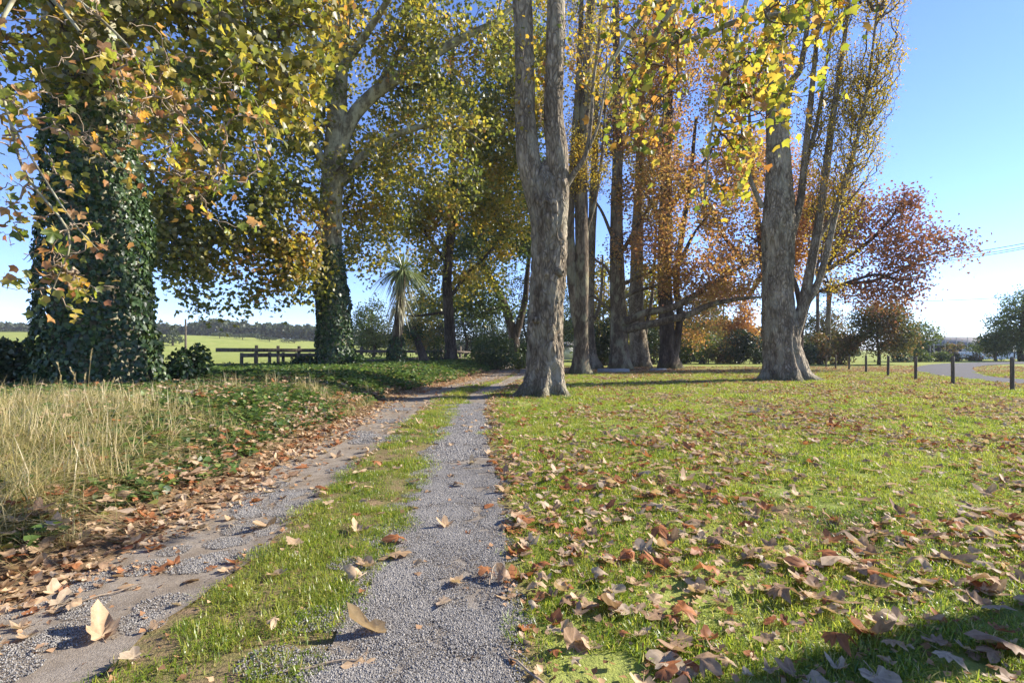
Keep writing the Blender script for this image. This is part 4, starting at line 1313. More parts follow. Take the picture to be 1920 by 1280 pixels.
# cabbage tree on the bank
DC = 26.5
bc = base_at(747, DC)
rc = thing("cabbage_tree", "cabbage tree with a spiky head and hanging skirt of dead leaves on the ivied bank", "cabbage tree", bc)
Vc, Fc, Cc, _ = stem(Pl(DC, (746, 698), (746, 670), (744, 640), (748, 600), (752, 550), (755, 505)), [.36, .3, .27, .24, .2, .15], 40, 16, flare=(.2, .4, 4), rough=.1, ridge=.08)
B().add(Vc.reshape(-1, 3), Fc).build("trunk", M["bark_brown"], rc, smooth=True)
ivy_on(rc, Vc, bc[2] - .05, bc[2] + 1.7, 1500, .11, .22, 4.0, fade=.8)
head = P(755, 505, DC)
n = 90
d = unit(rdir(n) * np.array([1, 1, .7]) + np.array([0, 0, .75]))
strap_leaves(head + d * .08, d, rng.uniform(.8, 1.35, n), .055, rng.uniform(.05, .35, n)).build("spiky_head", M["cabbage"], rc, kind="stuff")
n = 190
d = unit(rdir(n) * np.array([1, 1, .15]) + np.array([0, 0, .12]))
strap_leaves(head + np.array([0, 0, -.15]) + d * .1, d * np.array([1, 1, 1]), rng.uniform(.9, 1.7, n), .05, rng.uniform(.55, 1.15, n)).build("drooping_leaves", M["cabbage"], rc, kind="stuff")
n = 170
tz = rng.uniform(0, 1, n)
p0 = head + np.array([-.03, 0, -.2]) + np.stack([-.16 * tz, 0 * tz, -1.9 * tz], -1)
d = unit(rdir(n) * np.array([1, 1, 0]) + np.array([0, 0, .0]))
strap_leaves(p0 + d * .22, unit(d * .45 + np.array([0, 0, -.6])), rng.uniform(.7, 1.3, n), .04, rng.uniform(.1, .5, n)).build("dead_leaf_skirt", M["cabbage_dead"], rc, kind="stuff")

# palm far behind the right trunk
bp = base_at(1552, 62)
rp = thing("palm_tree", "palm with arching fronds behind the rusty shrubs", "palm tree", bp)
Vp, Fp, _, _ = stem([bp + (0, 0, -.2), bp + (0, 0, 2), bp + (.1, 0, 6), bp + (.2, 0, 8.2)], [.32, .26, .24, .28], 24, 14, rough=.08, ridge=.08)
B().add(Vp.reshape(-1, 3), Fp).build("trunk", M["bark_brown"], rp, smooth=True)
crown = bp + np.array([.2, 0, 8.3])
for i in range(38):
    a = i * 2.399
    el = 1.25 - 1.35 * (i / 38.0)
    L = 3.9
    t = np.linspace(0, 1, 9)
    dxy = np.array([math.cos(a), math.sin(a), 0])
    rach = crown + np.outer(t * L * math.cos(el), dxy) + np.outer(t * L * math.sin(el) - 1.5 * t ** 2 * (1.1 - .4 * math.sin(el)), [0, 0, 1])
    bb = tubes(rach[None], np.linspace(.035, .008, 9)[None], 4)
    pi_ = np.repeat(np.arange(1, 9), 5)
    pt = rach[pi_] - (rach[pi_] - rach[pi_ - 1]) * rng.uniform(0, 1, len(pi_))[:, None]
    tang = unit(rach[pi_] - rach[pi_ - 1])
    sdv = unit(np.cross(tang, [0, 0, 1.0]))
    for sgn in (-1, 1):
        strap_leaves(pt, unit(sdv * sgn + tang * .7 + np.array([0, 0, .15])), .5 * np.interp(pi_, [1, 4, 8], [.6, 1, .5]), .05, .35, k=3, b=bb)
    bb.build("frond", M["cabbage"], rp)


# ------------------------------------------------------------------ fences, posts, poles, house
def wood_post(b, p, w, h, rz=0.0, tilt=0.0, round_=False):
    p = np.asarray(p, float)
    if round_:
        V, F, C, r = stem([p + (0, 0, -.15), p + (tilt * .5, 0, h * .5), p + (tilt, 0, h - .02), p + (tilt, 0, h)], [w / 2, w / 2, w / 2, w / 2 * .86], 8, 10, rough=.03, ridge=.02, seed=p[0])
        b.add(V.reshape(-1, 3), F)
        top = V[-1]
        b.add(np.concatenate([top, [top.mean(0) + (0, 0, .008)]]), np.array([[i, (i + 1) % 10, 10] for i in range(10)]))
    else:
        box(b, p + np.array([0, 0, h / 2 - .08]), (w, w, h + .16), rz, 0.008, tilt)
    return b


posts = [(1898, 733, 672, "nearest post of the row, at the right edge of the lawn"), (1787, 722, 670, "second post from the right, before the bend of the drive"),
         (1717, 712.5, 669, "third post from the right, where the drive begins"), (1665, 705.5, 668, "fourth post from the right, below the low hedge"),
         (1624, 699, 667, "fifth post from the right, left of the round small tree trunk"), (1592, 694, 666, "sixth post from the right in the receding row"),
         (1567, 691, 666, "seventh post from the right, small and grey"), (1549, 688, 666, "last visible post of the row beside the big trunk")]
for i, (px, yb, yt, lab) in enumerate(posts):
    D = H * FPX / (yb - HY)
    p = base_at(px, D)
    h = (yb - yt) * D / FPX
    o = wood_post(B(), p, .118, h, 0, rng.uniform(-.02, .02), True).build("fence_post", M["post_wood"], None, tuple(p))
    tag(o, "wooden fence post, " + lab, "post", "round wooden posts along the lawn edge")
for i, (px, yb, yt, lab) in enumerate([(1790, 678, 660, "in front of the little grey green tree"), (1830, 677.5, 661, "in front of the little yellow green tree"),
                                       (1868, 677, 660, "by the drive's far side under the edge tree"), (1902, 677, 660, "at the right end of the white fence")]):
    D = H * FPX / (yb - HY)
    p = base_at(px, D)
    o = wood_post(B(), p, .13, (yb - yt) * D / FPX, 0, 0, True).build("fence_post", M["post_wood"], None, tuple(p))
    tag(o, "far dark post " + lab, "post", "far posts beyond the drive")


def rail_run(name, label, P0, P1, nposts, rails, ph, pw, cat="fence", mat="fence_wood", board=(.05, .17), ends=(0.0, 1.0)):
    P0, P1 = np.asarray(P0, float), np.asarray(P1, float)
    root = thing(name, label, cat, (P0 + P1) / 2)
    d = unit(P1 - P0)
    nrm = np.array([d[1], -d[0], 0])
    ts = np.linspace(ends[0], ends[1], nposts)
    for t in ts:
        p = P0 + (P1 - P0) * t
        p[2] = gz(p[0], p[1])
        wood_post(B(), p, pw, ph, math.atan2(d[1], d[0]), rng.uniform(-.01, .01)).build("post", M[mat], root)
    for z in rails:
        for j in range(max(1, (nposts - 1) // 2)):
            m = max(1, (nposts - 1) // 2)
            a, c = P0 + (P1 - P0) * (j / m + .001), P0 + (P1 - P0) * ((j + 1) / m - .001)
            a, c = a + nrm * (pw / 2 + board[0] / 2 + .002), c + nrm * (pw / 2 + board[0] / 2 + .002)
            for q in (a, c):
                q[2] = gz(q[0], q[1]) * .6 + z
            beam(B(), a, c, board[0], board[1]).build("rail", M[mat], root)
    return root


fA, fB, fC, fD = base_at(404, 25.0), base_at(600, 27.5), base_at(735, 31.5), base_at(1010, 52)
for q in (fA, fB, fC, fD):
    q[2] = 0
rail_run("rail_fence", "weathered wooden rail fence left of the second plane tree", fA, fB, 4, [1.06, .30], 1.12, .15, board=(.05, .19), ends=(.37, .99))
rail_run("rail_fence", "dark rail fence between the second plane tree and the cabbage tree", fB + unit(fC - fB) * .4, fC, 3, [1.0, .45], 1.1, .15)
rail_run("rail_fence", "rail fence running away behind the slim plane tree to the bush", fC + unit(fD - fC) * .4, fD, 10, [.98, .5], 1.15, .15)
tA, tB = base_at(453, 28.5), base_at(605, 30)
for q in (tA, tB):
    q[2] = 0
rail_run("feed_rail", "low feed rail on short posts standing in the field behind the rail fence", tA, tB, 7, [.80, .2], .78, .17, board=(.06, .22))

# utility poles and wires
def pole(name, label, px, D, ytop, r, arm=False):
    p = base_at(px, D)
    top = H - (ytop - HY) * D / FPX
    root = thing(name, label, "pole", p)
    V, F, _, _ = stem([p + (0, 0, -.3), (p[0], p[1], top / 2), (p[0], p[1], top)], [r, r * .9, r * .75], 12, 10, rough=.01, ridge=.01)
    B().add(V.reshape(-1, 3), F).build("shaft", M["post_wood"], root, smooth=True)
    if arm:
        bb = beam(B(), (p[0] - .9, p[1] - r, top - .35), (p[0] + .9, p[1] - r, top - .35), .09, .11)
        bb.build("cross_arm", M["post_wood"], root)
    return root, np.array([p[0], p[1], top])


pole("utility_pole", "thin dark utility pole in the field left of the rail fence", 348, 75, 598, .16)
_, ptop = pole("utility_pole", "brown utility pole rising in front of the palm", 1533, 52, 500, .17, True)


def wire(label, a, c, sag, r=.034):
    t = np.linspace(0, 1, 24)
    p = np.outer(1 - t, a) + np.outer(t, c)
    p[:, 2] -= sag * 4 * t * (1 - t)
    o = tubes(p[None], np.full((1, 24), r), 5).build("overhead_wire", M["cable"], None, tuple(p[0]))
    return tag(o, label, "wire", "overhead power lines")


wire("uppermost of the three overhead wires at the right edge of the sky", P(1700, 487, 60), P(1990, 442, 58), .3)
wire("middle of the three overhead wires at the right edge of the sky", P(1700, 492, 61), P(1990, 449, 59), .3)
wire("lowest of the three overhead wires at the right edge of the sky", P(1700, 497, 62), P(1990, 452, 60), .3)
wire("single thin overhead wire above the dark house", P(1560, 566, 66), P(1990, 550, 64), .35, .03)

# the dark house across the drive
DH = 88.0
bh = base_at(1828, DH)
rh = thing("house", "low dark walled house with a pale hipped roof beyond the white fence", "house", bh)
sc = DH / FPX


def hx(px):
    return (px - CX) * sc


x0, x1 = hx(1763), hx(1900)
zt = H + 8 * sc
zr = H + 24 * sc
box(B(), ((x0 + x1) / 2, DH + 3, zt / 2), (x1 - x0, 6, zt)).build("wall", M["wall_dark"], rh)
e = .45
rv = np.array([(x0 - e, DH - e, zt), (x1 + e, DH - e, zt), (x1 + e, DH + 6 + e, zt), (x0 - e, DH + 6 + e, zt), (x0 + 3, DH + 3, zr), (x1 - 3, DH + 3, zr),
               (x0 - e, DH - e, zt - .16), (x1 + e, DH - e, zt - .16), (x1 + e, DH + 6 + e, zt - .16), (x0 - e, DH + 6 + e, zt - .16)])
rv[:, 2] += .162
B().add(rv, [np.array([[0, 1, 5, 4], [2, 3, 4, 5], [0, 6, 7, 1], [1, 7, 8, 2], [2, 8, 9, 3], [3, 9, 6, 0], [6, 9, 8, 7]]), np.array([[1, 2, 5], [3, 0, 4]])]).build("roof", M["roof_grey"], rh)
glass = plain_mat("window_glass", (.25, .29, .33), 0.15, .1)
for a, c in ((1803, 1812), (1816, 1822), (1843, 1856)):
    f = box(B(), (hx((a + c) / 2), DH - .03, 1.25), (hx(c) - hx(a), .06, 1.15)).build("window", M["white"], rh)
    w_ = box(B(), (hx((a + c) / 2), DH - .05, 1.25), (hx(c) - hx(a) - .14, .05, 1.0)).build("pane", glass, f, rh.location)

# court fence in front of the house: steel posts, rails
rcf = thing("court_fence", "tall steel court fence of thin posts and rails before the house", "fence", base_at(1745, 80))
for i, px in enumerate([1744, 1751, 1772, 1793, 1814, 1835, 1856, 1877]):
    p = base_at(px, 80)
    tubes(np.array([[p, p + (0, 0, 1.6), p + (0, 0, 3.35)]]), np.full((1, 3), .045), 6).build("post", M["steel"], rcf)
for z in (3.33, 2.7):
    a, c = base_at(1744, 79.95), base_at(1880, 79.95)
    a[2] = c[2] = z
    tubes(np.array([[a, (a + c) / 2, c]]), np.full((1, 3), .035), 6).build("rail", M["steel"], rcf)

# white corrugated fence
rwf = thing("white_fence", "low white panel fence beyond the drive", "fence", base_at(1848, 74))
for i in range(14):
    a = 1783 + i * 9.2
    p0_, p1_ = base_at(a, 74), base_at(a + 9.0, 74)
    xs_ = np.linspace(p0_[0], p1_[0], 9)
    yy = 74 + .04 * (np.arange(9) % 2)
    V = np.array([[(x, y, .02), (x, y, 1.12)] for x, y in zip(xs_, yy)] + [[(x, y + .03, .02), (x, y + .03, 1.12)] for x, y in zip(xs_, yy)]).reshape(-1, 3)
    F = [[2 * j, 2 * j + 2, 2 * j + 3, 2 * j + 1] for j in range(8)] + [[18 + 2 * j, 18 + 2 * j + 1, 18 + 2 * j + 3, 18 + 2 * j + 2] for j in range(8)] + [[2 * j + 1, 2 * j + 3, 18 + 2 * j + 3, 18 + 2 * j + 1] for j in range(8)]
    B().add(V, np.array(F)).build("panel", M["white"], rwf)

# shed glimpsed between the middle trunk and the slender one
bs = base_at(1068, 72)
rs = thing("shed", "white shed glimpsed in the gap right of the grey double trunk", "shed", bs)
box(B(), bs + (0, 2, .85), (2.6, 4, 1.7)).build("wall", M["white"], rs)
rv = np.array([(-1.5, -.2, 1.7), (1.5, -.2, 1.7), (1.5, 4.2, 1.7), (-1.5, 4.2, 1.7), (-1.5, 2, 2.5), (1.5, 2, 2.5)]) + bs
B().add(rv, [np.array([[0, 1, 5, 4], [2, 3, 4, 5], [0, 3, 2, 1]]), np.array([[1, 2, 5], [3, 0, 4]])]).build("roof", M["roof_grey"], rs)

# concrete slabs at the foot of the grove
for (px, D, w, dpt, h, rz, lab) in ((1150, 30.3, 1.7, .9, .26, .1, "grey concrete slab lying at the foot of the bare limbed trunk"), (1234, 33.5, 1.0, .6, .16, -.1, "smaller concrete slab before the dark brown trunk")):
    p = base_at(px, D)
    o = box(B(), p + (0, 0, h / 2 - .02), (w, dpt, h), rz, .015).build("concrete_slab", M["concrete"], None, tuple(p))
    tag(o, lab, "slab")


# ------------------------------------------------------------------ far trees beyond the paddock
def far_tree(label, px, D, ytop, wid, kind, seed, mat="far_green"):
    p = base_at(px, D)
    top = H - (ytop - HY) * D / FPX
    hh = top - p[2]
    root = thing("far_tree" if kind != "pine" else "pine_tree", label, "tree", p, "trees far beyond the paddock")
    w = wid * D / FPX / 2
    V, F, _, _ = stem([p + (0, 0, -.3), p + (0, 0, hh * .5), p + (0, 0, hh * .9)], [.035 * hh + .1, .025 * hh + .05, .03], 10, 7, rough=.02, ridge=.02)
    B().add(V.reshape(-1, 3), F).build("trunk", M["bark_dark"], root)
    if kind == "pine":
        vol = [(p + np.array([0, 0, hh * (.25 + .16 * i)]), np.array([w * (1 - .2 * i), w * (1 - .2 * i), hh * .13]), 1 - .18 * i) for i in range(5)]
    else:
        vol = [(p + np.array([rng.uniform(-.55, .55) * w, rng.uniform(-.4, .4) * w, hh * rng.uniform(.45, .72)]), np.array([w, w, hh * .5]) * rng.uniform(.4, .58), 1.0) for i in range(7)]
    n = 900
    pos = sample_vol(vol, n, .25, 3.0 / w, seed, .3)
    ls = max(.028 * hh * 2.2, .25)
    place(LOBED, pos, rdir(n) + (0, 0, -.4), rdir(n) + (0, 0, .6), ls * rng.uniform(.7, 1.4, n), None, np.clip(.6 * rng.uniform(0, 1, n) + .4 * vnoise(pos / w + seed), 0, 1)).build("crown", M[mat], root, kind="stuff")
    return root


for i, (px, D, yt, w, k, lab) in enumerate([
        (324, 130, 610, 42, "pine", "tall tiered pine on the skyline next to the thin utility pole"), (303, 135, 628, 16, "pine", "narrow dark cypress left of the tiered pine"),
        (370, 190, 636, 50, "broad", "low rounded far tree right of the thin pole"), (412, 175, 622, 56, "broad", "tall rounded far tree above the end of the rail fence"),
        (455, 180, 624, 62, "broad", "broad far tree over the middle of the rail fence"), (505, 185, 630, 54, "broad", "far tree over the right part of the rail fence"),
        (552, 190, 634, 60, "broad", "far tree just left of the second plane trunk"), (690, 180, 626, 56, "broad", "far tree between the second plane trunk and the cabbage tree"),
        (730, 190, 632, 50, "broad", "far tree directly behind the cabbage tree"), (800, 170, 630, 62, "broad", "far dark tree behind the leaning stump"),
        (868, 170, 626, 60, "broad", "far dark tree left of the light green bush"), (18, 170, 618, 50, "broad", "far tree on the hill at the left edge"),
        (75, 185, 622, 46, "broad", "far tree on the hill left of the ivied trunk"), (1085, 150, 628, 60, "broad", "far tree seen over the white shed")]):
    far_tree(lab, px, D, yt, w, k, 60 + i)
# the wood that closes the view behind them
n = 26000
px_ = rng.uniform(-150, 1080, n)
D_ = rng.uniform(225, 260, n)
hh_ = 2.5 + 4.5 * vn2(px_, 0 * px_, .021, 3) + 2.5 * vn2(px_, 0 * px_, .09, 8)
xw = (px_ - CX) * D_ / FPX
zz = gz(xw, D_) + hh_ * rng.uniform(0, 1, n) ** .7
pos = np.stack([xw, D_, zz], -1)
place(LOBED, pos, rdir(n) + (0, 0, -.4), rdir(n) + (0, -.3, .6), rng.uniform(1.0, 2.0, n), None, np.clip(.5 * rng.uniform(0, 1, n) + .5 * vnoise(pos * .15), 0, 1)).build("distant_woodland", M["far_green"], None, kind="stuff")
n = 14000
px_ = rng.uniform(1010, 1610, n)
D_ = rng.uniform(105, 125, n)
hh_ = 2.2 + 3.2 * sstep(1500, 1350, px_) + 2.6 * vn2(px_, 0 * px_, .02, 5) + 1.4 * vn2(px_, 0 * px_, .08, 9)
xw = (px_ - CX) * D_ / FPX
pos = np.stack([xw, D_, gz(xw, D_) + hh_ * rng.uniform(0, 1, n) ** .7], -1)
place(LOBED, pos, rdir(n) + (0, 0, -.4), rdir(n) + (0, -.3, .6), rng.uniform(.5, 1.0, n), None, np.clip(.5 * rng.uniform(0, 1, n) + .5 * vnoise(pos * .3), 0, 1)).build("distant_hedge", M["far_green"], None, kind="stuff")


# ------------------------------------------------------------------ ground cover made of small scattered pieces
def scatter(name, srcs, pts, rot, scl, which):
    """one object whose points carry copies of the small source meshes"""
    me = bpy.data.meshes.new(name)
    me.vertices.add(len(pts))
    me.vertices.foreach_set("co", np.asarray(pts, np.float32).ravel())
    a = me.attributes.new("rot", 'FLOAT_VECTOR', 'POINT')
    a.data.foreach_set("vector", np.asarray(rot, np.float32).ravel())
    scl = np.asarray(scl, np.float32)
    scl = np.repeat(scl[:, None], 3, 1) if scl.ndim == 1 else scl
    a = me.attributes.new("scl", 'FLOAT_VECTOR', 'POINT')
    a.data.foreach_set("vector", scl.ravel())
    a = me.attributes.new("which", 'INT', 'POINT')
    a.data.foreach_set("value", np.asarray(which, np.int32))
    o = bpy.data.objects.new(name, me)
    COL.objects.link(o)
    o["kind"] = "stuff"
    g = bpy.data.node_groups.new(name, "GeometryNodeTree")
    g.interface.new_socket("Geometry", in_out='INPUT', socket_type='NodeSocketGeometry')
    g.interface.new_socket("Geometry", in_out='OUTPUT', socket_type='NodeSocketGeometry')
    gi, go = g.nodes.new("NodeGroupInput"), g.nodes.new("NodeGroupOutput")
    jn = g.nodes.new("GeometryNodeJoinGeometry")

    def attr(nm, ty):
        q = g.nodes.new("GeometryNodeInputNamedAttribute")
        q.data_type = ty
        q.inputs["Name"].default_value = nm
        return q.outputs["Attribute"]
    ar, as_, aw = attr("rot", 'FLOAT_VECTOR'), attr("scl", 'FLOAT_VECTOR'), attr("which", 'INT')
    for i, s in enumerate(srcs):
        oi = g.nodes.new("GeometryNodeObjectInfo")
        oi.inputs["Object"].default_value = s
        oi.inputs["As Instance"].default_value = True
        cm = g.nodes.new("FunctionNodeCompare")
        cm.data_type = 'INT'
        cm.operation = 'EQUAL'
        ins = [q for q in cm.inputs if q.type == 'INT' and q.enabled] or [q for q in cm.inputs if q.type == 'INT']
        g.links.new(aw, ins[0])
        ins[1].default_value = i
        ip = g.nodes.new("GeometryNodeInstanceOnPoints")
        g.links.new(gi.outputs[0], ip.inputs["Points"])
        g.links.new(cm.outputs[0], ip.inputs["Selection"])
        g.links.new(oi.outputs["Geometry"], ip.inputs["Instance"])
        g.links.new(ar, ip.inputs["Rotation"])
        g.links.new(as_, ip.inputs["Scale"])
        g.links.new(ip.outputs[0], jn.inputs[0])
    g.links.new(jn.outputs[0], go.inputs[0])
    md = o.modifiers.new("scatter", 'NODES')
    md.node_group = g
    return o


def src(name, me):
    return bpy.data.objects.new(name, me)      # stays out of the scene, only its copies show


def blades(n, rad, h0, h1, w, lean, k=3, bias=0.0, curl=.4, rnd=None):
    """bent grass blades: two-segment strips"""
    r = rad * np.sqrt(rng.uniform(0, 1, n))
    a = rng.uniform(0, 2 * PI, n)
    p = np.stack([r * np.cos(a), r * np.sin(a), np.full(n, -.006)], -1)
    h = rng.uniform(h0, h1, n)
    da = rng.uniform(0, 2 * PI, n)
    ld = np.stack([np.cos(da), np.sin(da), 0 * da], -1)
    le = np.abs(rng.normal(size=n)) * lean
    t = np.linspace(0, 1, k + 1)
    c = p[:, None] + ld[:, None] * (h * le)[:, None, None] * (t ** 1.7)[None, :, None]
    c[..., 2] += h[:, None] * (t - curl * le[:, None] * t ** 2 * .6)[:, :]
    sd = np.stack([-np.sin(da + .4), np.cos(da + .4), 0 * da], -1)
    ww = w * rng.uniform(.6, 1.3, n)
    wk = np.interp(t, [0, .5, 1], [.9, 1, .12])
    L = c - sd[:, None] * (ww[:, None] * wk / 2)[..., None]
    R = c + sd[:, None] * (ww[:, None] * wk / 2)[..., None]
    V = np.stack([L, R], 2)
    idx = np.arange(n * (k + 1) * 2).reshape(n, k + 1, 2)
    F = np.stack([idx[:, :-1, 0], idx[:, :-1, 1], idx[:, 1:, 1], idx[:, 1:, 0]], -1).reshape(-1, 4)
    return B().add(V.reshape(-1, 3), F, np.repeat(rng.uniform(0, 1, n) ** 1.1 if rnd is None else rnd, (k + 1) * 2))


def disc_pts(region, dens, y0, y1, xr=None):
    """random points over the part of the ground the view can hold, kept where region(x, y) beats a random draw"""
    area = 0.5 * (y1 * 1.12 + 1.0 + y0 * 1.12 + 1.0) * 2 * (y1 - y0)
    n = int(area * dens)
    y = np.sqrt(rng.uniform(0, 1, n) * (y1 ** 2 - y0 ** 2) + y0 ** 2)
    x = rng.uniform(-1, 1, n) * (1.08 * y + .7)
    k = region(x, y) > rng.uniform(0, 1, n)
    x, y = x[k], y[k]
    return np.stack([x, y, gz(x, y)], -1)


def on_drive(x, y):
    c = np.zeros(len(x), bool)
    a, b_ = DRIVE, np.roll(DRIVE, -1, 0)
    for (x0_, y0_), (x1_, y1_) in zip(a, b_):
        hit = ((y0_ > y) != (y1_ > y))
        xi = x0_ + (y - y0_) * (x1_ - x0_) / (y1_ - y0_ if y1_ != y0_ else 1e-9)
        c ^= hit & (x < xi)
    return c


def clear_of_trunks(x, y):
    k = np.where(on_drive(x, y), 0.0, 1.0)
    for bx, by, r in ((1.0, D3, .85), (12.0, D10, 1.0), (b5[0], D5, .6), (b6[0], D6, .8), (b8[0], D8, .8)):
        k = k * (np.hypot(x - bx, y - by) > r)
    return k


def lawn_region(x, y):
    u = x - e_r1(y)
    right = sstep(.0, .18, u) * (0.55 + .45 * sstep(.15, .5, u))
    med = sstep(0, .06, e_r0(y) - x) * sstep(0, .06, x - e_l1(y)) * (1 - .85 * sstep(18, 24, y))
    bare = .25 + .75 * sstep(.32, .46, vn2(x, y, 1.1, 21) * .6 + vn2(x, y, 3.5, 22) * .4)
    dd = 1 - .8 * sstep(1.2, .7, np.hypot((x - 7.2) / 5.5, (y - 36.5) / 4.5))
    return np.maximum(right * dd, med) * bare * clear_of_trunks(x, y)


gp = []
for i in range(4):
    b = blades(150, .13, .018, .05, .0042, 1.0)
    n = 26
    p = np.stack([rng.normal(size=n) * .06, rng.normal(size=n) * .06, rng.uniform(.008, .026, n)], -1)
    place(OVAL, p, rdir(n) * np.array([1, 1, .2]), rdir(n) * .35 + (0, 0, 1), rng.uniform(.010, .02, n), b, rng.uniform(.1, .7, n))
    gp.append(src("grass_patch", b.mesh("grass_patch", M["grass"])))
pts = [disc_pts(lawn_region, 62, 1.6, 6.0), disc_pts(lawn_region, 30, 6.0, 12.0)]
sc_ = [rng.uniform(.75, 1.25, len(pts[0])), rng.uniform(1.1, 1.6, len(pts[1]))]
pts.append(disc_pts(lawn_region, 9, 12.0, 30.0))
sc_.append(rng.uniform(1.6, 2.5, len(pts[2])))
pts, sc_ = np.concatenate(pts), np.concatenate(sc_)
# blades stand taller in places
sc_ = sc_ * (.8 + .5 * vn2(pts[:, 0], pts[:, 1], 1.7, 30))
rot = np.stack([rng.normal(size=len(pts)) * .08, rng.normal(size=len(pts)) * .08, rng.uniform(0, 6.28, len(pts))], -1)
scatter("lawn_grass", gp, pts, rot, sc_, rng.integers(0, 4, len(pts)))


# rough dry grass on the verge
def verge_region(x, y):
    u = x - e_l0(y)
    return sstep(-.5, -.95, u) * (1 - sstep(-3.4, -5.0, u)) * (1 - sstep(4.6, 6.8, y + .9 * (x + 3.6))) * (.35 + .65 * sstep(.35, .55, vn2(x, y, .9, 41))) + .10 * sstep(-.2, -.6, u) * (1 - sstep(-2.5, -4, u)) * (1 - sstep(11, 18, y)) * sstep(.45, .6, vn2(x, y, 1.3, 43))


dg = []
for i in range(3):
    b = blades(70, .13, .16, .46, .0055, 1.5, k=4, curl=.75, rnd=np.clip(rng.normal(.5, .25, 70), 0, 1))
    dg.append(src("dry_tuft", b.mesh("dry_tuft", M["dry_grass"])))
for i in range(2):
    b = blades(90, .12, .08, .26, .005, 1.1, k=3, curl=.8, rnd=np.clip(rng.normal(.12, .15, 90), 0, 1))
    dg.append(src("rough_tuft", b.mesh("rough_tuft", M["dry_grass"])))
pts = disc_pts(verge_region, 58, 1.8, 18)
rot = np.stack([rng.normal(size=len(pts)) * .15, rng.normal(size=len(pts)) * .15, rng.uniform(0, 6.28, len(pts))], -1)
wh = rng.choice(5, len(pts), p=[.16, .16, .16, .26, .26])
scatter("dry_verge_grass", dg, pts, rot, rng.uniform(.65, 1.2, len(pts)) * (.75 + .7 * vn2(pts[:, 0], pts[:, 1], 1.1, 77)), wh)

# tall seed stalks standing out of it
def stalk(b, p, h, lean, az):
    t = np.linspace(0, 1, 7)
    d = np.array([math.cos(az), math.sin(az), 0])
    path = p + np.outer(t, [0, 0, h]) + np.outer(t ** 2, d * lean * h)
    tubes(path[None], np.linspace(.0035, .0018, 7)[None], 4, b, np.array([.75]))
    tip, tg = path[-1], unit(path[-1] - path[-2])
    n = 26
    q = tip - tg * (rng.uniform(0, 1, n) * .22 * h)[:, None]
    place(OVAL, q, tg + rdir(n) * .45, rdir(n), np.stack([rng.uniform(.012, .02, n), rng.uniform(.03, .055, n)], -1), b, rng.uniform(.5, 1, n))


b = B()
for (px, D, ytop) in ((120, 8.2, 680), (108, 8.1, 705), (165, 8.3, 655), (150, 8.2, 690), (135, 8.0, 700), (158, 8.1, 700), (190, 8.0, 715), (205, 8.3, 710), (8, 6.2, 752), (25, 6.3, 780), (0, 5.2, 800), (240, 7.6, 745), (300, 8.0, 730), (395, 7.5, 745), (60, 7.4, 735), (330, 7.0, 770)):
    p = base_at(px, D)
    top = P(px, ytop, D)[2]
    stalk(b, p, max(.25, top - p[2]), rng.uniform(-.25, .3), rng.uniform(-.5, .5))
b.build("seed_stalks", M["dry_grass"], None, kind="stuff")


# ivy carpet over the bank
def ivy_region(x, y):
    u = x - e_l0(y)
    a = sstep(-.35, -.9, u) * (1 - sstep(-9, -12, u))
    near = sstep(3.3, 5.0, y + 1.0 * (x + 3.6))
    return a * (.10 + .90 * near) * (.55 + .45 * sstep(.3, .45, vn2(x, y, .8, 51)))


ip = []
for i in range(3):
    n = 60
    r = .24 * np.sqrt(rng.uniform(0, 1, n))
    a = rng.uniform(0, 6.28, n)
    p = np.stack([r * np.cos(a), r * np.sin(a), rng.uniform(.02, .13, n)], -1)
    b = place(IVY, p, rdir(n) * np.array([1, 1, .3]), rdir(n) * .55 + (0.1, -.1, 1), rng.uniform(.035, .085, n))
    ip.append(src("ivy_patch", b.mesh("ivy_patch", M["ivy_ground"])))
pts = np.concatenate([disc_pts(ivy_region, 26, 3.0, 14), disc_pts(ivy_region, 11, 14, 45)])
sc_ = np.where(pts[:, 1] > 14, rng.uniform(1.2, 2.0, len(pts)), rng.uniform(.75, 1.3, len(pts)))
rot = np.stack([rng.normal(size=len(pts)) * .12, rng.normal(size=len(pts)) * .12, rng.uniform(0, 6.28, len(pts))], -1)
scatter("ivy_carpet", ip, pts, rot, sc_, rng.integers(0, 3, len(pts)))


# loose stones on the wheel tracks
ICO = None


def ico():
    t = (1 + 5 ** .5) / 2
    v = unit(np.array([(-1, t, 0), (1, t, 0), (-1, -t, 0), (1, -t, 0), (0, -1, t), (0, 1, t), (0, -1, -t), (0, 1, -t), (t, 0, -1), (t, 0, 1), (-t, 0, -1), (-t, 0, 1)], float))
    f = np.array([(0, 11, 5), (0, 5, 1), (0, 1, 7), (0, 7, 10), (0, 10, 11), (1, 5, 9), (5, 11, 4), (11, 10, 2), (10, 7, 6), (7, 1, 8), (3, 9, 4), (3, 4, 2), (3, 2, 6), (3, 6, 8), (3, 8, 9), (4, 9, 5), (2, 4, 11), (6, 2, 10), (8, 6, 7), (9, 8, 1)])
    return v, f


IV, IF = ico()
sp = []
for i in range(3):
    n = 800
    r = .17 * np.sqrt(rng.uniform(0, 1, n))
    a = rng.uniform(0, 6.28, n)
    s = np.clip(rng.lognormal(-5.68, .42, n), .0018, .012)
    V = IV[None] * (1 + .22 * rng.normal(size=(n, 12, 1))) * s[:, None, None] * rng.uniform(.65, 1.15, (n, 1, 3))
    V += np.stack([r * np.cos(a), r * np.sin(a), s * .08], -1)[:, None]
    F = (IF[None] + (np.arange(n) * 12)[:, None, None]).reshape(-1, 3)
    sp.append(src("stone_patch", B().add(V.reshape(-1, 3), F, np.repeat(rng.uniform(0, 1, n), 12)).mesh("stone_patch", M["stone"])))


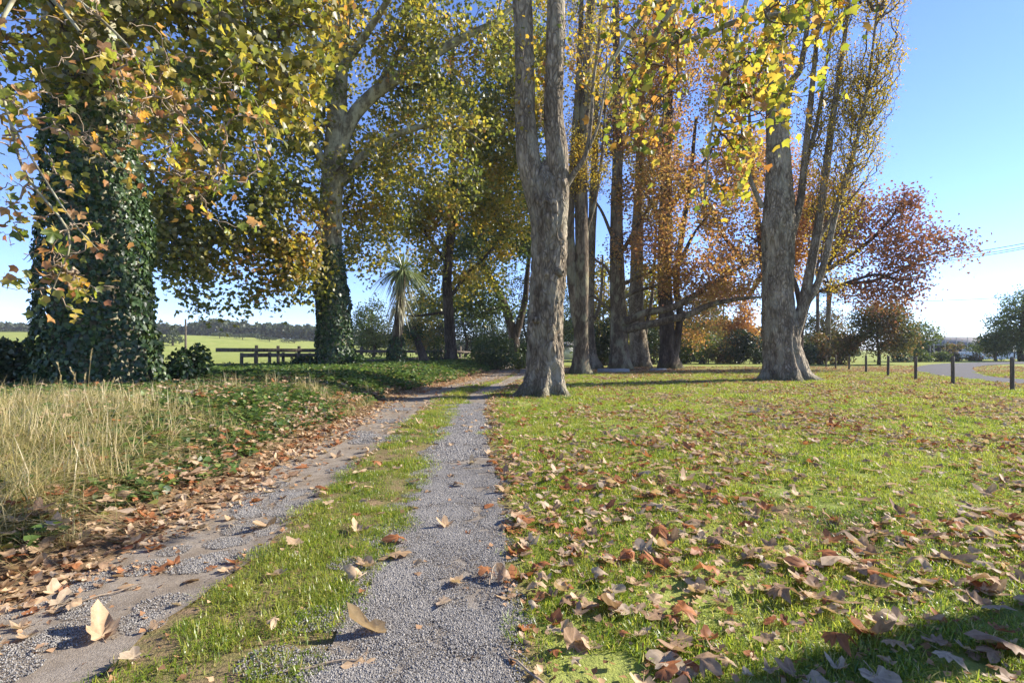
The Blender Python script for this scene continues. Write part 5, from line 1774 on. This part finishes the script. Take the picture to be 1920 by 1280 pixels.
def gravel_region(x, y):
    r = sstep(-.06, .03, x - e_r0(y)) * sstep(-.03, .04, e_r1(y) - x)
    w = (x - e_r0(y)) / np.maximum(e_r1(y) - e_r0(y), .1)
    r = r * (.45 + .55 * (1 - sstep(.35, .7, w)) + .3 * sstep(.8, .95, w))
    l = sstep(0, .05, x - e_l0(y)) * sstep(-.02, .05, e_l1(y) - x) * .22 * sstep(.38, .6, vn2(x, y, 2.2, 95))
    edge = .30 * sstep(.22, .0, np.abs(x - e_r0(y) + .08))
    return np.maximum(np.maximum(r, l), edge)


pts = np.concatenate([disc_pts(gravel_region, 105, 1.7, 6), disc_pts(gravel_region, 20, 6, 13)])
pts[:, 2] += .012
rot = np.stack([0 * pts[:, 0], 0 * pts[:, 0], rng.uniform(0, 6.28, len(pts))], -1)
scatter("loose_gravel", sp, pts, rot, np.where(pts[:, 1] > 6, 1.4, .66) * rng.uniform(.8, 1.2, len(pts)), rng.integers(0, 3, len(pts)))

# ------------------------------------------------------------------ fallen leaves
FV = []
for i in range(12):
    cu = [.3, -.4, 1.1, 1.4, -1.2, .6, 1.6, -.9, 1.0, -1.5, .6, 1.4][i]
    fo = [.7, -1.0, 2.2, 3.2, -2.4, 1.2, 4.2, -3.2, 2.0, -1.8, -4.0, 3.0][i]
    FV.append(palmate(curl=cu, fold=fo, cup=[0, .2, .4, .2, 0, .6, .3, .1, .7, .2, .2, .5][i], jag=.36, seed=70 + i, crumple=.08, zs=.55))
STATE = ["flat", "flat", "curled", "curled", "humped", "flat", "rolled", "humped", "curled", "humped", "rolled", "curled"]
fmesh = {}


def fallen_mesh(v, tone):
    if (v, tone) not in fmesh:
        TV, TF, vein = FV[v]
        fmesh[(v, tone)] = B().add(TV, TF, vein).mesh("fallen_leaf", M["fallen_" + tone])
    return fmesh[(v, tone)]


TONES = ["tan", "rust", "brown", "pale"]


def litter_density(x, y):
    """leaves per square metre"""
    ur, ul1, ul0 = x - e_r1(y), x - e_l1(y), x - e_l0(y)
    lawn = 52 * sstep(.0, .3, ur) * (.35 + 1.3 * sstep(.35, .65, vn2(x, y, .7, 61)))
    edge = 75 * sstep(-.04, .05, ur) * (1 - sstep(.14, .42, ur)) * (.5 + vn2(x, y, 1.5, 62))
    grav = np.where((x > e_r0(y)) & (ur < 0), 3.0, 0)
    med = np.where((x < e_r0(y)) & (ul1 > 0), 6.0, 0)
    medge = 16 * (1 - sstep(.0, .2, np.abs(ul1)))
    left = np.where((ul1 < 0) & (ul0 > 0), 9 + 95 * (1 - sstep(.0, .45, ul0)), 0)
    verge = np.where(ul0 <= 0, 165 * (1 - sstep(.5, 1.4, -ul0)) + 40 * (1 - sstep(3.5, 9, -ul0)), 0)
    return (lawn + edge + grav + med + medge + left + verge) * clear_of_trunks(x, y)


def far_fade(y):
    return np.interp(y, [0, 12, 20, 32, 42], [.95, 1.35, 1.75, 1.6, .2])


MX = 180.0
LP = []
for y0, y1 in ((1.7, 5), (5, 10), (10, 20), (20, 42)):
    q = disc_pts(lambda x, y: litter_density(x, y) * far_fade(y) / MX, MX, y0, y1)
    LP.append(q)
LP = np.concatenate(LP)
n = len(LP)
LS = np.clip(rng.lognormal(-2.14, .44, n), .045, .215)
LV = rng.integers(0, 12, n)
LS3 = LS[:, None] * np.stack([rng.uniform(.6, 1.1, n), rng.uniform(.8, 1.1, n), rng.uniform(.35, 1.2, n)], -1)
onright = LP[:, 0] > e_r1(LP[:, 1])
LT = np.where(rng.uniform(0, 1, n) < np.where(onright, .30, .50), 0, np.where(rng.uniform(0, 1, n) < .36, 1, np.where(rng.uniform(0, 1, n) < .62, 2, 3)))
LR = np.stack([rng.normal(size=n) * .15, rng.normal(size=n) * .15, rng.uniform(0, 6.28, n)], -1)
on_grass = lawn_region(LP[:, 0], LP[:, 1]) > .3
LP[:, 2] += np.where(on_grass, .03, .012)
vrg = (LP[:, 0] < e_l0(LP[:, 1]) - .4)
LP[vrg, 2] += rng.uniform(.02, .17, vrg.sum())

# the leaves that show largest are things of their own; first the few that stand out
heroes = [(705, 1192, .215, 6, "tan", 2.4, 1.0, "large folded tan leaf standing up on the near gravel"),
          (742, 1046, .235, 1, "tan", 3.5, .15, "largest flat golden tan leaf lying at the left edge of the gravel"),
          (745, 1022, .19, 7, "rust", .8, .2, "rust leaf lying just behind the largest golden tan leaf"),
          (857, 1098, .13, 2, "tan", 1.9, .2, "small curled tan leaf alone in the middle of the gravel"),
          (828, 1134, .13, 0, "pale", 4.4, .1, "pale flat leaf on the gravel just nearer than the small curled tan one"),
          (912, 1086, .14, 9, "rust", 1.0, .4, "rust leaf beside the crooked stick at the right side of the gravel"),
          (836, 990, .12, 5, "tan", .4, .2, "small tan leaf on the gravel beyond the largest golden one"),
          (500, 990, .17, 5, "tan", 2.9, .1, "flat tan leaf on the dirt wheel track"),
          (1204, 1036, .19, 8, "pale", 5.2, .5, "pale tilted leaf catching the sun on the near lawn"),
          (1246, 1030, .16, 5, "tan", 1.2, .3, "rounded tan leaf beside the pale tilted leaf on the lawn"),
          (1505, 1072, .22, 7, "rust", .5, .6, "bright rust leaf raised on edge in the middle of the near lawn"),
          (1570, 1066, .24, 4, "pale", 2.1, .25, "broad pale leaf resting against the bright rust leaf"),
          (1328, 1082, .22, 10, "rust", 2.6, .3, "long rolled rust leaf left of the bright raised rust leaf"),
          (1395, 1050, .2, 11, "tan", 3.6, .3, "curled tan leaf between the long rolled leaf and the bright raised pair"),
          (1152, 1146, .21, 3, "brown", 1.6, .5, "big brown folded leaf near the track edge on the lawn"),
          (1075, 1216, .19, 2, "brown", .2, .9, "brown cupped leaf standing upright at the corner of lawn and track"),
          (1270, 1212, .22, 0, "brown", 4.0, .15, "long dull brown flat leaf in the shade near the bottom of the lawn"),
          (1250, 1262, .24, 1, "pale", 5.6, .15, "largest pale grey leaf at the bottom of the lawn"),
          (1645, 1196, .23, 3, "brown", 2.7, .6, "big dark brown curled leaf in the shade strip of the lawn"),
          (1855, 1104, .24, 10, "brown", 2.5, .2, "long grey brown rolled leaf near the right edge of the lawn"),
          (1885, 1240, .23, 4, "brown", 1.1, .4, "veined brown leaf in the lower right corner"),
          (1470, 1130, .22, 9, "brown", 3.1, .4, "broad brown leaf tenting over the grass below the raised pair"),
          (190, 1200, .24, 6, "tan", .9, .3, "large curled tan leaf on the near end of the dirt track"),
          (55, 1080, .23, 8, "tan", 4.6, .4, "big tan leaf propped up in the leaf drift at the left edge")]
LC_N = {"tan": "tan", "rust": "rust brown", "brown": "dark brown", "pale": "pale"}


def put_leaf(p, size, v, tone, rot, label, group):
    o = bpy.data.objects.new("fallen_leaf", fallen_mesh(v, tone))
    o.location = p
    o.rotation_euler = rot
    o.scale = (size,) * 3 if np.ndim(size) == 0 else tuple(float(q) for q in size)
    COL.objects.link(o)
    return tag(o, label, "leaf", group)


for (px, py, s, v, tone, rz, tilt, lab) in heroes:
    D = H * FPX / (py - HY)
    x = (px - CX) * D / FPX
    put_leaf((x, D, float(gz(x, D)) + .02), s * 1.15, v, tone, (tilt * .8, tilt * .5, rz), lab, "fallen leaves that stand out")

app = LS / LP[:, 1] * (np.abs(LP[:, 0]) < .97 * LP[:, 1]) * (LP[:, 1] > 2.2)
top = np.argsort(-app)[:300 - len(heroes)]
rest = np.ones(n, bool)
rest[top] = False


def zone(x, y):
    if x > e_r1(y):
        if x < e_r1(y) + .4:
            return "in drift along lawn edge" + (", close" if y < 3.4 else ", farther")
        row = "near" if y < 3.0 else ("mid" if y < 4.3 else "far")
        return "on %s lawn %s" % (row, "by gravel" if x / y < .35 else ("centre" if x / y < .68 else "rightward"))
    if x > e_r0(y):
        return "on the gravel track"
    if x > e_l1(y):
        return "on the grass strip"
    if x > e_l0(y):
        return "on the near dirt track" if y < 3.4 else "on the farther dirt track"
    return "in the near leaf drift" if y < 3.7 else ("in the middle leaf drift" if y < 4.6 else "in the far leaf drift")


groups = {}
for i in top:
    sz = "big" if LS[i] > .165 else ("middling" if LS[i] > .13 else "small")
    key = (sz, STATE[LV[i]], LC_N[TONES[LT[i]]], zone(LP[i, 0], LP[i, 1]))
    groups.setdefault(key, []).append(i)
NUM = "zero one two three four five six seven eight nine ten eleven twelve".split()
ORDW = "first second third fourth fifth sixth seventh eighth ninth tenth eleventh twelfth".split()
for key, ids in groups.items():
    ids = sorted(ids, key=lambda i: LP[i, 0] / LP[i, 1])
    m = len(ids)
    for j, i in enumerate(ids):
        lab = "%s %s %s leaf %s" % key
        if 1 < m < 13:
            pos_ = "leftmost of " + NUM[m] if j == 0 else ("rightmost of " + NUM[m] if j == m - 1 else ORDW[j] + " from left of " + NUM[m])
            lab = pos_ + ", " + lab
        put_leaf(LP[i], LS3[i], int(LV[i]), TONES[LT[i]], LR[i], lab, "fallen " + key[2] + " leaves " + key[3])
fs = [src("leaf_piece", fallen_mesh(v, t)) for t in TONES for v in range(12)]
scatter("leaf_litter", fs, LP[rest], LR[rest], LS3[rest], LT[rest] * 12 + LV[rest])

# crumbs of broken leaf between them
def crumb_region(x, y):
    return np.clip(litter_density(x, y) / 60.0, 0, 1)


n = 0
q = np.concatenate([disc_pts(crumb_region, 240, 1.7, 5), disc_pts(crumb_region, 90, 5, 11), disc_pts(crumb_region, 30, 11, 24)])
n = len(q)
q[:, 2] += rng.uniform(.008, .03, n)
b = place(tmpl([(0, 0, 0), (.5, .3, .12), (.2, 1, -.05), (-.45, .5, .15)], [[[0, 1, 2], [0, 2, 3]]]), q, rdir(n) * np.array([1, 1, .3]), rdir(n) * .6 + (0, 0, 1), rng.uniform(.018, .055, n) * np.interp(q[:, 1], [2, 12, 24], [.8, 1.3, 2]))
M["crumb"] = leaf_mat("leaf_crumb", [(0, (.20, .10, .05)), (.5, (.40, .22, .11)), (1, (.55, .36, .21))], .25, .02)
b.build("leaf_crumbs", M["crumb"], None, kind="stuff")

# a few dropped sticks
for (px, py, L, az, lab) in ((922, 1090, .16, 1.3, "crooked stick poking up beside the rust leaf on the gravel"), (650, 1105, .30, 1.0, "thin pale stick on the grass strip by the gravel"),
                             (610, 1255, .35, .3, "thin bent stick at the foot of the grass strip"), (985, 1262, .3, 2.2, "dark curved stick at the edge of lawn and gravel"), (205, 1118, .32, .7, "pale straight stick on the dirt wheel track")):
    D = H * FPX / (py - HY)
    x = (px - CX) * D / FPX
    p = np.array([x, D, float(gz(x, D)) + .02])
    t = np.linspace(-.5, .5, 7)
    path = p + np.outer(t * L, [math.cos(az), math.sin(az), 0]) + rng.normal(size=(7, 3)) * .008
    path[:, 2] = np.maximum(path[:, 2], p[2] - .005) + np.linspace(0, .05 if px == 922 else .01, 7)
    o = tubes(path[None], np.linspace(.006, .0035, 7)[None], 6).build("stick", M["twig_pale"], None, tuple(p))
    tag(o, lab, "stick")

# ------------------------------------------------------------------ air
hz = bpy.data.materials.new("haze")
hz.use_nodes = True
hn_ = hz.node_tree
hn_.nodes.clear()
ho_ = hn_.nodes.new("ShaderNodeOutputMaterial")
hv_ = hn_.nodes.new("ShaderNodeVolumePrincipled")
hv_.inputs["Color"].default_value = (.97, .97, 1.0, 1)
hv_.inputs["Density"].default_value = 0.0003
hv_.inputs["Anisotropy"].default_value = 0.0
hn_.links.new(hv_.outputs[0], ho_.inputs["Volume"])
box(B(), (0, 1270, 19.0), (4600, 2700, 42.0)).build("haze", hz, None, kind="stuff")
